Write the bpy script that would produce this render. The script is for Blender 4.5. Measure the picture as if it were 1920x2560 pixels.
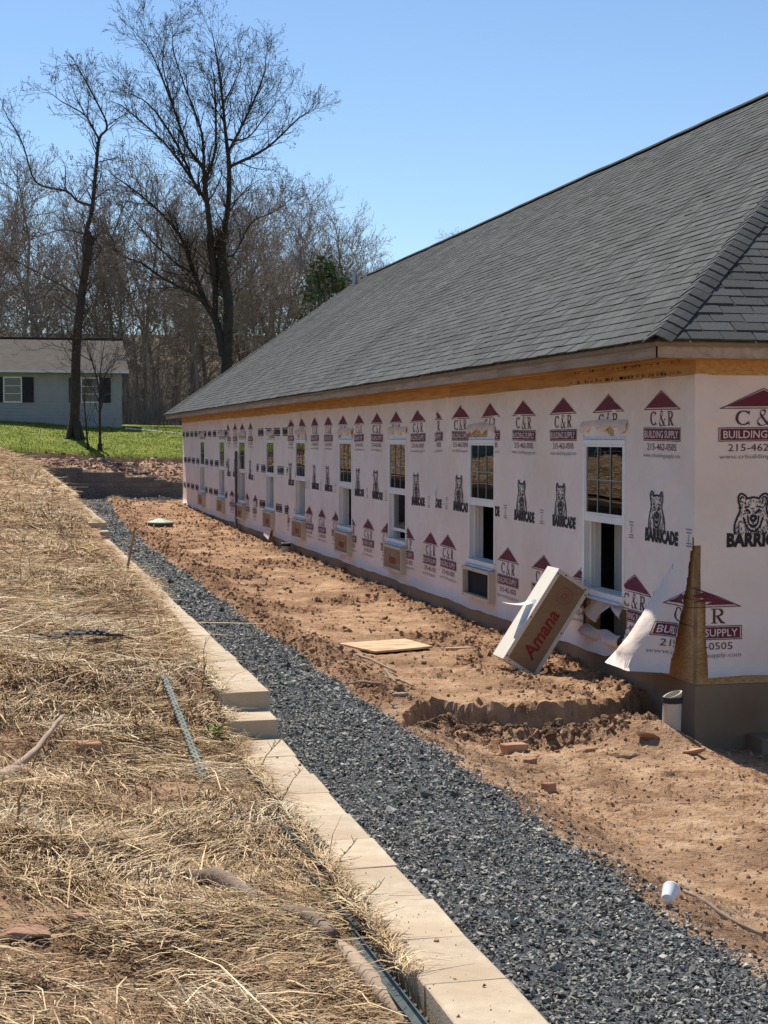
import bpy, bmesh, math, random
import numpy as np
from mathutils import Vector, Matrix

# ------------------------------------------------------------------ camera, sky, sun, exposure
for _o in list(bpy.data.objects):
    bpy.data.objects.remove(_o, do_unlink=True)
scene = bpy.context.scene
COL = scene.collection
R = math.radians

cam_data = bpy.data.cameras.new('camera')
cam = bpy.data.objects.new('camera', cam_data)
COL.objects.link(cam)
cam.location = (0, 0, 0)                       # eye level is z = 0 everywhere in this scene
cam.rotation_euler = (R(90 - 2.56), 0, R(-13.2))
cam_data.sensor_fit = 'VERTICAL'
cam_data.sensor_height = 24.0
cam_data.lens = 24.0 * 4050 / 2560
cam_data.clip_start = 0.05
cam_data.clip_end = 5000
scene.camera = cam

SUN_EL, SUN_AZ = 56.0, -13.0                   # azimuth from +Y, negative = to the left
world = bpy.data.worlds.new('World')
scene.world = world
world.use_nodes = True
wn = world.node_tree
sky = wn.nodes.new('ShaderNodeTexSky')
sky.sky_type = 'NISHITA'
sky.sun_disc = False
sky.sun_elevation = R(SUN_EL)
sky.sun_rotation = R(SUN_AZ)
sky.altitude = 100
sky.air_density = 1.0
sky.dust_density = 0.0
sky.ozone_density = 4.6
wn.nodes['Background'].inputs['Strength'].default_value = 0.10
wn.links.new(sky.outputs['Color'], wn.nodes['Background'].inputs['Color'])

sun_data = bpy.data.lights.new('sun', 'SUN')
sun_data.energy = 5.0
sun_data.angle = R(0.53)
sun_data.color = (1.0, 0.94, 0.85)
sun = bpy.data.objects.new('sun', sun_data)
COL.objects.link(sun)
_sd = Vector((math.sin(R(SUN_AZ)) * math.cos(R(SUN_EL)), math.cos(R(SUN_AZ)) * math.cos(R(SUN_EL)), math.sin(R(SUN_EL))))
sun.rotation_euler = _sd.to_track_quat('Z', 'Y').to_euler()
sun.location = (-30, 60, 60)

vs = scene.view_settings
vs.view_transform = 'Standard'
vs.look = 'None'
vs.exposure = 0.4
vs.gamma = 1.0
vs.use_curve_mapping = False
# ------------------------------------------------------------------ noise and the lie of the land
_T = np.random.RandomState(7).rand(256, 256)
def vnoise(x, y, seed=0):
    x = np.asarray(x, float) + seed * 17.31; y = np.asarray(y, float) + seed * 9.77
    xi = np.floor(x).astype(int); yi = np.floor(y).astype(int)
    fx = x - xi; fy = y - yi
    fx = fx * fx * (3 - 2 * fx); fy = fy * fy * (3 - 2 * fy)
    a = _T[xi & 255, yi & 255]; b = _T[(xi + 1) & 255, yi & 255]
    c = _T[xi & 255, (yi + 1) & 255]; d = _T[(xi + 1) & 255, (yi + 1) & 255]
    return (a * (1 - fx) + b * fx) * (1 - fy) + (c * (1 - fx) + d * fx) * fy - 0.5
def fbm(x, y, f, octaves=4, seed=0, gain=0.5):
    r = 0; a = 1.0
    for k in range(octaves):
        r = r + a * vnoise(np.asarray(x) * f, np.asarray(y) * f, seed + k * 3)
        f *= 2.03; a *= gain
    return r
def sstep(a, b, x):
    t = np.clip((np.asarray(x, float) - a) / (b - a), 0, 1)
    return t * t * (3 - 2 * t)

XW, YN, YF = 5.93, 13.25, 55.2          # long wall plane, near end wall plane, far end of the house
ZF = -2.17                              # top of the foundation
CAP_R, CAP_L = 1.315, 1.10              # right and left edge of the retaining wall's caps

def cap_z(y):
    return np.select([y < 7.94, y < 8.24, y < 21.4, y < 21.8, y < 30], [-1.4875, -1.395, -1.298, -1.2, -1.105], -1.0)
def bank_h(x, y, detail=True):
    x = np.asarray(x, float); y = np.asarray(y, float)
    bz = np.interp(y, [0, 4.4, 5.2, 7.5, 9, 10.5, 12, 20.5, 23, 31, 45, 61, 64], [-1.60, -1.62, -1.53, -1.53, -1.35, -1.30, -1.265, -1.265, -1.09, -0.985, -0.96, -0.91, -0.85])
    sl = np.interp(y, [0, 5, 8, 13, 25, 40, 52, 57, 61], [0.13, 0.12, .13, 0.13, 0.12, 0.12, .15, .38, 0.55])
    d = np.maximum(CAP_L - x, 0)
    h = bz + sl * 2.6 * (1 - np.exp(-d / 2.6))
    if detail:
        m = np.minimum(1.0, d / 0.25 + 0.15)
        h = h + m * (0.09 * fbm(x, y, 1.1, 3, 1) + 0.05 * fbm(x, y, 5.0, 3, 2) + 0.018 * fbm(x, y, 22, 2, 3))
    return h
def gravel_edge(y):
    y = np.asarray(y, float)
    return np.interp(y, [0, 14, 20, 40, 48, 58], [3.06, 3.06, 2.98, 3.0, 3.2, 3.7]) + 0.10 * fbm(y, y * 0 + 3, 1.3, 4, 5, 0.6)
def cut_y(x):
    x = np.asarray(x, float)
    return np.interp(x, [3.0, 3.3, 3.55, 3.75, 4.3, 5.0, 5.6, 5.9], [12.4, 13.2, 13.6, 14.05, 13.8, 13.75, 13.95, 14.25]) + 0.14 * fbm(x, x * 0, 2.2, 2, 11)
def clump(x, y):                        # 0 = trodden flat, 1 = freshly turned, cloddy
    x = np.asarray(x, float); y = np.asarray(y, float)
    c = 0.85 * sstep(0.02, 0.36, fbm(x, y, 0.9, 3, 21))
    e = gravel_edge(y)
    c = np.maximum(c, 0.95 * np.exp(-((x - e - 0.22) / 0.26) ** 2) * sstep(12.6, 14.2, y))
    c = np.maximum(c, 0.8 * np.exp(-((x - XW + 0.15) / 0.3) ** 2) * sstep(13.2, 14.5, y))
    c = np.where(y < 12.7, c * 0.30, c)
    c = np.maximum(c, np.exp(-((y - cut_y(x) + 0.5) / 0.38) ** 2) * sstep(3.3, 3.6, x))
    c = np.maximum(c, sstep(30, 42, y) * 0.25)
    return c
def yard_h(x, y, detail=True):
    x = np.asarray(x, float); y = np.asarray(y, float)
    up = np.interp(y, [14, 40, 46, 55, 61], [-2.37, -2.35, -2.29, -2.17, -2.24])
    e = gravel_edge(y)
    up = up + 0.11 * np.exp(-((x - e - 0.3) / 0.35) ** 2)
    lo = -2.62 + 0.33 * (1 - sstep(e - 0.1, e + 1.0, x)) - 0.12 * sstep(5.4, 6.2, x) + 0.05 * sstep(11, 6, y)
    lo = lo - 0.05 * np.exp(-((y - cut_y(x) + 0.05) / 0.15) ** 2) + 0.10 * np.exp(-((y - cut_y(x) + 0.48) / 0.22) ** 2) * sstep(3.3, 3.7, x) * (0.55 + 1.2 * vnoise(x * 3.1, y * 3.1, 8) + .3)
    lo = lo + 0.20 * np.exp(-((x - 5.42) ** 2 + (y - 13.0) ** 2) / 0.16)
    up = up - 0.07 * np.exp(-((x - 5.25) ** 2 + (y - 15.8) ** 2) / 0.10)
    k = sstep(-0.10, 0.03, y - cut_y(x) + 0.11 * fbm(x, y, 6, 3, 12))
    h = lo * (1 - k) + up * k
    if detail:
        c = clump(x, y)
        h = h + (0.03 + 0.05 * c) * fbm(x, y, 1.7, 3, 31) + (0.018 + 0.06 * c) * fbm(x, y, 7, 3, 32) + (0.016 + 0.036 * c) * fbm(x, y, 19, 2, 33, .7)
        # wheel ruts and scrapes in the trodden soil in front
        h = h + np.where(y < 12.6, 0.03 * np.abs(vnoise(x * 1.1 + y * .5, y * 6.5 - x * 1.2, 41)) * 2 + .02 * vnoise(x * 3 - y * 1.2, y * 1.5, 42), 0)
    g = -2.25 + 0.03 * fbm(x, y, 1.0, 2, 6) + 0.012 * fbm(x, y, 8, 2, 7)
    w = sstep(e - 0.10, e + 0.05, x)
    return g * (1 - w) + h * w
def far_h(x, y, detail=True):           # rubble slope, lawn and the wood floor behind them
    x = np.asarray(x, float); y = np.asarray(y, float)
    wt = np.interp(x, [-10, 1.9, 3.4, 4.6, 6.0, 9, 20], [-1.0, -1.06, -1.2, -1.36, -1.55, -1.75, -1.9])
    ed = np.interp(x, [-20, 0, 4, 8, 30], [-0.30, -0.48, -0.74, -0.82, -0.9])
    lawn = ed + np.interp(y, [66.4, 70, 76, 90, 140], [0, 0.62, 1.22, 1.5, 2.0]) + np.where(y > 76, 0, 0.0)
    t = np.clip((y - 62.2) / 4.2, 0, 1)
    h = np.where(y < 66.4, (wt - 0.08) * (1 - t) + (ed - 0.12) * t, lawn)
    if detail:
        rub = (y < 66.4)
        h = h + np.where(rub, 0.16 * fbm(x, y, 1.6, 4, 51, 0.6), 0.05 * fbm(x, y, 0.5, 3, 52))
    return h
# ------------------------------------------------------------------ helpers
rng = np.random.RandomState(3)
random.seed(5)

def tag(o, label=None, cat=None, group=None, kind=None):
    if label: o['label'] = label
    if cat: o['category'] = cat
    if group: o['group'] = group
    if kind or cat: o['kind'] = kind or 'thing'
    return o
def empty(name, loc=(0, 0, 0)):
    o = bpy.data.objects.new(name, None); COL.objects.link(o); o.location = loc
    o.empty_display_size = 0.2
    return o
def attach(o, parent):
    if parent is not None:
        o.parent = parent
        if parent.type == 'EMPTY':
            o.matrix_parent_inverse = Matrix.Translation(-Vector(parent.location))
    return o
def np_mesh(name, V, F, mats, mi=None, smooth=False):
    """V (n,3), F (m,3) or (m,4) array, or a list of such arrays"""
    me = bpy.data.meshes.new(name)
    V = np.asarray(V, np.float32)
    FL = F if isinstance(F, list) else [F]
    FL = [np.asarray(f, np.int32) for f in FL if len(f)]
    me.vertices.add(len(V)); me.vertices.foreach_set('co', V.ravel())
    loops = np.concatenate([f.ravel() for f in FL])
    tot = np.concatenate([np.full(len(f), f.shape[1], np.int32) for f in FL])
    start = np.concatenate([[0], np.cumsum(tot)[:-1]]).astype(np.int32)
    me.loops.add(len(loops)); me.loops.foreach_set('vertex_index', loops)
    me.polygons.add(len(tot)); me.polygons.foreach_set('loop_start', start); me.polygons.foreach_set('loop_total', tot)
    if mi is not None: me.polygons.foreach_set('material_index', np.asarray(mi, np.int32))
    me.polygons.foreach_set('use_smooth', np.full(len(tot), smooth, bool))
    for m in (mats if isinstance(mats, (list, tuple)) else [mats]): me.materials.append(m)
    me.update(calc_edges=True); me.validate()
    return me
def link(name, me, parent=None):
    o = bpy.data.objects.new(name, me); COL.objects.link(o)
    return attach(o, parent)
class MB:
    """collects simple shapes, built as ONE mesh object"""
    def __init__(s): s.v = []; s.f = []; s.m = []
    def add(s, v, f, m=0):
        o = len(s.v); s.v += [tuple(p) for p in v]; s.f += [tuple(i + o for i in q) for q in f]; s.m += [m] * len(f)
    def box(s, x0, x1, y0, y1, z0, z1, m=0):
        v = [(x, y, z) for z in (z0, z1) for y in (y0, y1) for x in (x0, x1)]
        s.add(v, [(0, 2, 3, 1), (4, 5, 7, 6), (0, 1, 5, 4), (2, 6, 7, 3), (0, 4, 6, 2), (1, 3, 7, 5)], m)
    def bevbox(s, x0, x1, y0, y1, z0, z1, b=0.008, m=0, jit=0):
        v = []
        for z, i in ((z0, 0), (z1 - b, 0), (z1, b)):
            for (x, y) in ((x0 + i, y0 + i), (x1 - i, y0 + i), (x1 - i, y1 - i), (x0 + i, y1 - i)):
                v.append((x + random.uniform(-jit, jit), y + random.uniform(-jit, jit), z))
        f = [(3, 2, 1, 0), (8, 9, 10, 11)]
        for k in (0, 4):
            for i in range(4): f.append((k + i, k + (i + 1) % 4, k + 4 + (i + 1) % 4, k + 4 + i))
        s.add(v, f, m)
    def tube(s, pts, rad, n=6, m=0, cap=True):
        pts = [Vector(p) for p in pts]; v = []; f = []
        rad = rad if isinstance(rad, (list, tuple)) else [rad] * len(pts)
        for i, p in enumerate(pts):
            d = (pts[min(i + 1, len(pts) - 1)] - pts[max(i - 1, 0)]).normalized()
            a = d.orthogonal().normalized() if i == 0 else (a - d * a.dot(d)).normalized()
            b = d.cross(a)
            for k in range(n):
                t = 2 * math.pi * k / n
                v.append(p + (a * math.cos(t) + b * math.sin(t)) * rad[i])
        for i in range(len(pts) - 1):
            for k in range(n):
                f.append((i * n + k, i * n + (k + 1) % n, (i + 1) * n + (k + 1) % n, (i + 1) * n + k))
        if cap:
            f.append(tuple(range(n - 1, -1, -1))); f.append(tuple((len(pts) - 1) * n + k for k in range(n)))
        s.add(v, f, m)
    def mesh(s, name, mats, smooth=False):
        me = bpy.data.meshes.new(name); me.from_pydata(s.v, [], s.f)
        for mm in (mats if isinstance(mats, (list, tuple)) else [mats]): me.materials.append(mm)
        for p, i in zip(me.polygons, s.m): p.material_index = i; p.use_smooth = smooth
        me.update(); me.validate()
        return me
    def build(s, name, mats, parent=None, smooth=False):
        return link(name, s.mesh(name, mats, smooth), parent)

# ------------------------------------------------------------------ procedural materials
def lin(h):
    c = [int(h[i:i + 2], 16) / 255 for i in (0, 2, 4)]
    return tuple(x / 12.92 if x <= 0.04045 else ((x + 0.055) / 1.055) ** 2.4 for x in c) + (1,)
def mat(name, cols, scale=4.0, detail=6, rough=0.85, bump=0.0, bscale=60, bdist=0.01, var=0.0, hue=0.0, spec=0.3,
        stretch=(1, 1, 1), metal=0.0, contrast=(0.3, 0.7), second=None, distort=0.0, bdetail=4):
    """cols: linear rgb colours along a noise ramp; var: brightness spread from piece to piece"""
    m = bpy.data.materials.new(name); m.use_nodes = True
    nt = m.node_tree; N = nt.nodes; L = nt.links; P = N['Principled BSDF']
    tc = N.new('ShaderNodeTexCoord'); mp = N.new('ShaderNodeMapping'); mp.inputs['Scale'].default_value = stretch
    L.new(tc.outputs['Object'], mp.inputs['Vector'])
    nz = N.new('ShaderNodeTexNoise'); nz.inputs['Scale'].default_value = scale; nz.inputs['Detail'].default_value = detail
    nz.inputs['Roughness'].default_value = 0.6; nz.inputs['Distortion'].default_value = distort
    L.new(mp.outputs['Vector'], nz.inputs['Vector'])
    rp = N.new('ShaderNodeValToRGB'); e = rp.color_ramp.elements
    lo, hi = contrast
    e[0].position = lo; e[0].color = tuple(cols[0]) + (1,) * (4 - len(cols[0]))
    e[1].position = hi; e[1].color = tuple(cols[-1]) + (1,) * (4 - len(cols[-1]))
    for i, c in enumerate(cols[1:-1]):
        k = e.new(lo + (hi - lo) * (i + 1) / (len(cols) - 1)); k.color = tuple(c) + (1,) * (4 - len(c))
    L.new(nz.outputs['Fac'], rp.inputs['Fac'])
    out = rp.outputs['Color']
    if second:                       # (colour, scale, low, high): blotches over the first pattern
        c2, s2, l2, h2 = second
        n2 = N.new('ShaderNodeTexNoise'); n2.inputs['Scale'].default_value = s2; n2.inputs['Detail'].default_value = 5
        L.new(mp.outputs['Vector'], n2.inputs['Vector'])
        r2 = N.new('ShaderNodeValToRGB'); r2.color_ramp.elements[0].position = l2; r2.color_ramp.elements[1].position = h2
        L.new(n2.outputs['Fac'], r2.inputs['Fac'])
        mx = N.new('ShaderNodeMix'); mx.data_type = 'RGBA'; L.new(r2.outputs['Color'], mx.inputs['Factor'])
        L.new(out, mx.inputs[6]); mx.inputs[7].default_value = tuple(c2) + (1,) * (4 - len(c2)); out = mx.outputs[2]
    if var or hue:
        ge = N.new('ShaderNodeNewGeometry'); oi = N.new('ShaderNodeObjectInfo')
        ad = N.new('ShaderNodeMath'); ad.operation = 'ADD'
        L.new(ge.outputs['Random Per Island'], ad.inputs[0]); L.new(oi.outputs['Random'], ad.inputs[1])
        fr = N.new('ShaderNodeMath'); fr.operation = 'FRACT'; L.new(ad.outputs[0], fr.inputs[0])
        mr = N.new('ShaderNodeMapRange'); mr.inputs['To Min'].default_value = 1 - var; mr.inputs['To Max'].default_value = 1 + var
        L.new(fr.outputs[0], mr.inputs['Value'])
        hs = N.new('ShaderNodeHueSaturation'); L.new(out, hs.inputs['Color']); L.new(mr.outputs['Result'], hs.inputs['Value'])
        if hue:
            f2 = N.new('ShaderNodeMath'); f2.operation = 'MULTIPLY'; L.new(fr.outputs[0], f2.inputs[0]); f2.inputs[1].default_value = 7.13
            f3 = N.new('ShaderNodeMath'); f3.operation = 'FRACT'; L.new(f2.outputs[0], f3.inputs[0])
            m3 = N.new('ShaderNodeMapRange'); m3.inputs['To Min'].default_value = 0.5 - hue; m3.inputs['To Max'].default_value = 0.5 + hue
            L.new(f3.outputs[0], m3.inputs['Value']); L.new(m3.outputs['Result'], hs.inputs['Hue'])
        out = hs.outputs['Color']
    L.new(out, P.inputs['Base Color'])
    P.inputs['Roughness'].default_value = rough; P.inputs['Specular IOR Level'].default_value = spec; P.inputs['Metallic'].default_value = metal
    if bump:
        nb = N.new('ShaderNodeTexNoise'); nb.inputs['Scale'].default_value = bscale; nb.inputs['Detail'].default_value = bdetail; nb.inputs['Roughness'].default_value = .68 if bdetail > 4 else .5
        L.new(mp.outputs['Vector'], nb.inputs['Vector'])
        bp = N.new('ShaderNodeBump'); bp.inputs['Strength'].default_value = bump; bp.inputs['Distance'].default_value = bdist
        L.new(nb.outputs['Fac'], bp.inputs['Height']); L.new(bp.outputs['Normal'], P.inputs['Normal'])
    return m
def add_translucent(m, col, fac):
    nt = m.node_tree; P = nt.nodes['Principled BSDF']; O = nt.nodes['Material Output']
    t = nt.nodes.new('ShaderNodeBsdfTranslucent'); t.inputs['Color'].default_value = col + (1,)
    x = nt.nodes.new('ShaderNodeMixShader'); x.inputs['Fac'].default_value = fac
    nt.links.new(P.outputs[0], x.inputs[1]); nt.links.new(t.outputs[0], x.inputs[2]); nt.links.new(x.outputs[0], O.inputs['Surface'])
def glass_mat(name, tint, ior=1.8):
    m = bpy.data.materials.new(name); m.use_nodes = True
    nt = m.node_tree; N = nt.nodes; N.remove(N['Principled BSDF']); O = N['Material Output']
    fr = N.new('ShaderNodeFresnel'); fr.inputs['IOR'].default_value = ior
    tr = N.new('ShaderNodeBsdfTransparent'); tr.inputs['Color'].default_value = tint + (1,)
    gl = N.new('ShaderNodeBsdfGlossy'); gl.inputs['Roughness'].default_value = 0.0
    nz = N.new('ShaderNodeTexNoise'); nz.inputs['Scale'].default_value = 2.2; nz.inputs['Detail'].default_value = 1
    bp = N.new('ShaderNodeBump'); bp.inputs['Strength'].default_value = 0.25; bp.inputs['Distance'].default_value = 0.004
    tc = N.new('ShaderNodeTexCoord'); nt.links.new(tc.outputs['Object'], nz.inputs['Vector'])
    nt.links.new(nz.outputs['Fac'], bp.inputs['Height']); nt.links.new(bp.outputs['Normal'], gl.inputs['Normal'])
    mx = N.new('ShaderNodeMixShader'); nt.links.new(fr.outputs[0], mx.inputs[0]); nt.links.new(tr.outputs[0], mx.inputs[1]); nt.links.new(gl.outputs[0], mx.inputs[2])
    nt.links.new(mx.outputs[0], O.inputs['Surface'])
    return m

M = {}
M['soil'] = mat('turned soil', [(.36, .205, .112), (.60, .375, .218), (.75, .515, .325)], 3.4, 12, .95, 1.0, 24, .07, spec=.1, contrast=(.33, .66), bdetail=9, second=((.36, .215, .125), .8, .47, .66))
M['clod'] = mat('soil clod', [(.22, .132, .077), (.34, .215, .13), (.46, .31, .195)], 7, 6, .95, 1.0, 60, .02, var=.30, spec=.1)
M['bank'] = mat('bank soil under straw', [(.15, .083, .045), (.28, .165, .09), (.40, .26, .15)], 2.5, 8, .95, .9, 40, .02, spec=.1)
M['straw'] = mat('dry straw', [(.34, .22, .11), (.55, .395, .215), (.72, .56, .345)], 3, 3, .8, var=.42, hue=.012, spec=.15, second=((.70, .57, .385), 1.4, .50, .68))
M['chaff'] = mat('straw chaff', [(.15, .095, .05), (.30, .20, .11), (.48, .35, .21)], 6, 3, .9, var=.45, spec=.15)
M['straw_dark'] = mat('weathered stems', [(.16, .10, .055), (.30, .20, .11)], 5, 3, .85, var=.4, spec=.2)
M['gravel'] = mat('crushed blue stone', [(.185, .176, .152), (.310, .298, .262)], 9, 4, .8, .3, 120, .004, var=.80, hue=.02, spec=.2)
M['gravel_bed'] = mat('gravel bed', [(.04, .045, .048), (.10, .105, .11)], 30, 6, .9, 1.0, 60, .02)
M['stone'] = mat('red shale stone', [(.30, .16, .10), (.46, .27, .17)], 9, 6, .9, .5, 60, .006, var=.2, spec=.2)
M['rubble'] = mat('shale rubble', [(.22, .12, .085), (.42, .27, .20)], 6, 5, .9, var=.45, hue=.01, spec=.2)
M['cap'] = mat('tan concrete cap', [(.43, .34, .235), (.56, .455, .325)], 14, 9, .9, .5, 160, .004, var=.09, spec=.15, second=((.44, .325, .215), 2.3, .50, .74))
M['block'] = mat('grey brown wall block', [(.14, .128, .11), (.24, .222, .195)], 10, 7, .92, .7, 60, .012, var=.18, spec=.2)
M['grass_ground'] = mat('lawn turf', [(.09, .115, .016), (.16, .19, .026), (.22, .24, .05)], .9, 8, .95, .8, 25, .03, spec=.1)
M['grass'] = mat('lawn grass blade', [(.13, .165, .018), (.22, .26, .04)], .6, 3, .8, var=.35, hue=.02, spec=.2)
M['wood_floor'] = mat('leaf litter', [(.06, .045, .03), (.12, .09, .06), (.17, .13, .085)], .8, 8, .95, .8, 12, .05, spec=.1)
M['weed'] = mat('green weed', [(.10, .20, .03), (.20, .34, .06)], 20, 3, .7, var=.25, spec=.3)

# ------------------------------------------------------------------ ground sheets
def geo(a, b, ratio):
    out = [a]
    while out[-1] < b: out.append(out[-1] * (1 + ratio))
    return np.array(out)
def sheet(name, xs, ys, hf, keep, mats, smooth=True):
    gx, gy = np.meshgrid(xs, ys)
    V = np.stack([gx, gy, hf(gx, gy)], -1).reshape(-1, 3)
    nx = len(xs); i = np.arange(len(ys) - 1)[:, None] * nx + np.arange(nx - 1)[None, :]
    F = np.stack([i, i + 1, i + 1 + nx, i + nx], -1).reshape(-1, 4)
    c = V[F].mean(1)
    F = F[keep(c[:, 0], c[:, 1])]
    used = np.unique(F); re = np.full(len(V), -1); re[used] = np.arange(len(used))
    return link(name, np_mesh(name, V[used], re[F], mats, smooth=smooth))

ys_core = np.concatenate([np.linspace(-15, 2.2, 12), geo(2.4, 61.9, .0036)[:-1], [61.95]])
ys_core[-1] = 61.95
xs_yard = np.concatenate([np.linspace(1.22, 3.0, 46), np.arange(3.02, 6.1, .024), np.arange(6.15, 8, .08), [8.6, 9.5, 11, 14, 18, 25, 32, 40]])
o = sheet('gravel_path', xs_yard, ys_core, yard_h, lambda x, y: x < gravel_edge(y) - .02, M['gravel_bed']); tag(o, kind='structure')
o = sheet('dirt_yard', xs_yard, ys_core, yard_h, lambda x, y: x >= gravel_edge(y) - .02, M['soil'], False); tag(o, kind='structure')
co = np.empty(len(o.data.vertices) * 3, np.float32); o.data.vertices.foreach_get('co', co); co = co.reshape(-1, 3)
tu = np.clip(clump(co[:, 0], co[:, 1]) * .75 + .45 * sstep(13.2, 14.4, co[:, 1]) * (1 - .8 * np.exp(-((co[:, 0] - 4.6) / .7) ** 2 - ((co[:, 1] - 15.8) / 2.2) ** 2)) * (.6 + .9 * (fbm(co[:, 0], co[:, 1], .6, 3, 44) + .3)), 0, 1)
at = o.data.attributes.new('turned', 'FLOAT', 'POINT'); at.data.foreach_set('value', tu.astype(np.float32))
nt = M['soil'].node_tree; P_ = nt.nodes['Principled BSDF']; src = P_.inputs['Base Color'].links[0].from_socket       # freshly turned soil is damp and browner
na_ = nt.nodes.new('ShaderNodeAttribute'); na_.attribute_name = 'turned'
mx_ = nt.nodes.new('ShaderNodeMix'); mx_.data_type = 'RGBA'; mx_.blend_type = 'MULTIPLY'; nt.links.new(na_.outputs['Fac'], mx_.inputs['Factor'])
nt.links.new(src, mx_.inputs[6]); mx_.inputs[7].default_value = (.70, .64, .61, 1); nt.links.new(mx_.outputs[2], P_.inputs['Base Color'])
xs_bank = np.concatenate([-np.array([40, 32, 25, 19, 14, 10, 8, 6.5, 5, 4.2, 3.4, 2.8, 2.4, 2.1, 1.8, 1.6, 1.4, 1.25, 1.1]), np.arange(-1.0, 1.13, .028), [1.155, 1.18, 1.20]])
o = sheet('embankment', xs_bank, ys_core, bank_h, lambda x, y: x > -99, M['bank']); tag(o, kind='structure')
ys_r = np.arange(61.9, 66.45, .09); xs_r = np.concatenate([-np.array([40, 30, 22, 15, 10, 7, 5, 3.5, 2.5]), np.arange(-1.8, 10, .09), [11, 13, 17, 25, 40]])
def rub_h(x, y):
    h = far_h(x, y)
    b = bank_h(x, np.full_like(x, 61.9))
    k = sstep(2.0, 1.2, x) * sstep(64.5, 62.0, y)
    return h * (1 - k) + b * k
o = sheet('rubble_slope', xs_r, ys_r, rub_h, lambda x, y: x > -99, M['soil'], False); tag(o, kind='structure')
ys_l = np.arange(66.38, 92, .3); xs_l = np.concatenate([np.linspace(-40, -4, 20), np.arange(-3.6, 14, .3), np.linspace(15, 40, 14)])
def lawn_h(x, y): return far_h(x, y) + .10 * sstep(66.4, 66.6, y) * (1 + .7 * vnoise(x * 4, y * 4, 3))
o = sheet('lawn', xs_l, ys_l, lawn_h, lambda x, y: x > -99, M['grass_ground']); tag(o, kind='structure')
xo = np.concatenate([-np.array([1800, 900, 500, 300, 180, 110, 70, 50, 41, 38.]), np.arange(-30, 31, 10.), [38, 41, 50, 70, 110, 180, 300, 500, 900, 1800.]])
yo = np.concatenate([-np.array([1800, 700, 300, 120, 50, 25, 16, 13.]), np.arange(0, 85, 10.), [88, 91.5, 93, 97, 104, 112, 120, 130, 145, 170, 210, 300, 500, 900, 1800.]])
def out_h(x, y):
    z = np.interp(y, [-15, 60, 66, 92, 112, 150, 230, 400, 1800], [-1.5, -1.3, -1.0, .72, 1.6, 9, 15, 18, 24]) + np.interp(x, [-40, 0, 40, 60], [.3, 0, -1.0, -1.0]) * (y < 90)
    inside = (np.abs(x) < 40.5) & (y > -14.8) & (y < 91.4)
    return np.where(inside, -4.5, z) + .25 * fbm(x, y, .05, 2, 61) * (y > 95)
o = sheet('ground', xo, yo, out_h, lambda x, y: x > -1e9, M['wood_floor']); tag(o, kind='structure')

# ------------------------------------------------------------------ scattered mineral and straw cover (nobody could count it)
def stone_templates(n, k, flat=.7, seed=1):
    r = np.random.RandomState(seed); out = []
    for i in range(n):
        bm = bmesh.new()
        for p in r.normal(size=(k, 3)):
            p = p / np.linalg.norm(p) * r.uniform(.75, 1.0); bm.verts.new((p[0], p[1] * r.uniform(.6, .95), p[2] * flat))
        g = bmesh.ops.convex_hull(bm, input=bm.verts)
        bmesh.ops.delete(bm, geom=[v for v in bm.verts if not v.link_faces], context='VERTS')
        bmesh.ops.triangulate(bm, faces=bm.faces)
        bm.verts.index_update()
        out.append((np.array([v.co[:] for v in bm.verts]), np.array([[v.index for v in f.verts] for f in bm.faces])))
        bm.free()
    return out
def rot_mats(n, r, tilt=math.pi):
    a = r.uniform(0, 2 * math.pi, n); b = r.uniform(-tilt, tilt, n); c = r.uniform(-tilt, tilt, n)
    ca, sa, cb, sb, cc, sc = np.cos(a), np.sin(a), np.cos(b), np.sin(b), np.cos(c), np.sin(c)
    z = np.zeros(n); o = np.ones(n)
    Rz = np.stack([ca, -sa, z, sa, ca, z, z, z, o], -1).reshape(n, 3, 3)
    Rx = np.stack([o, z, z, z, cb, -sb, z, sb, cb], -1).reshape(n, 3, 3)
    Ry = np.stack([cc, z, sc, z, o, z, -sc, z, cc], -1).reshape(n, 3, 3)
    return Rz @ Rx @ Ry
def scatter(P, size, temps, r, tilt=math.pi):
    """many stones joined: positions P (n,3), radius size (n,)"""
    Vs = []; Fs = []; off = 0
    pick = r.randint(0, len(temps), len(P)); Rm = rot_mats(len(P), r, tilt)
    for t, (tv, tf) in enumerate(temps):
        ix = np.where(pick == t)[0]
        if not len(ix): continue
        v = np.einsum('nij,kj->nki', Rm[ix], tv) * size[ix][:, None, None] + P[ix][:, None, :]
        f = tf[None] + (np.arange(len(ix)) * len(tv))[:, None, None] + off
        Vs.append(v.reshape(-1, 3)); Fs.append(f.reshape(-1, 3)); off += len(ix) * len(tv)
    return np.concatenate(Vs), np.concatenate(Fs)

r = np.random.RandomState(11)
st = stone_templates(9, 7, .50, 2)
Ps = []; Ss = []
for y0, y1, dens, sz in ((5.2, 9, 3300, .0132), (9, 13, 2200, .0152), (13, 20, 1050, .0190), (20, 32, 360, .027), (32, 61.5, 150, .040)):
    n = int(dens * (y1 - y0) * 1.95)
    y = r.uniform(y0, y1, n); x = r.uniform(1.31, 3.32, n)
    e = gravel_edge(y)
    k = x < e + .02 + r.exponential(.06, n) * (r.rand(n) < .5)
    x, y = x[k], y[k]; n = len(x)
    Ps.append(np.stack([x, y, yard_h(x, y) + r.uniform(-.003, .016, n)], -1)); Ss.append(sz * r.lognormal(0, .38, n))
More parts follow.
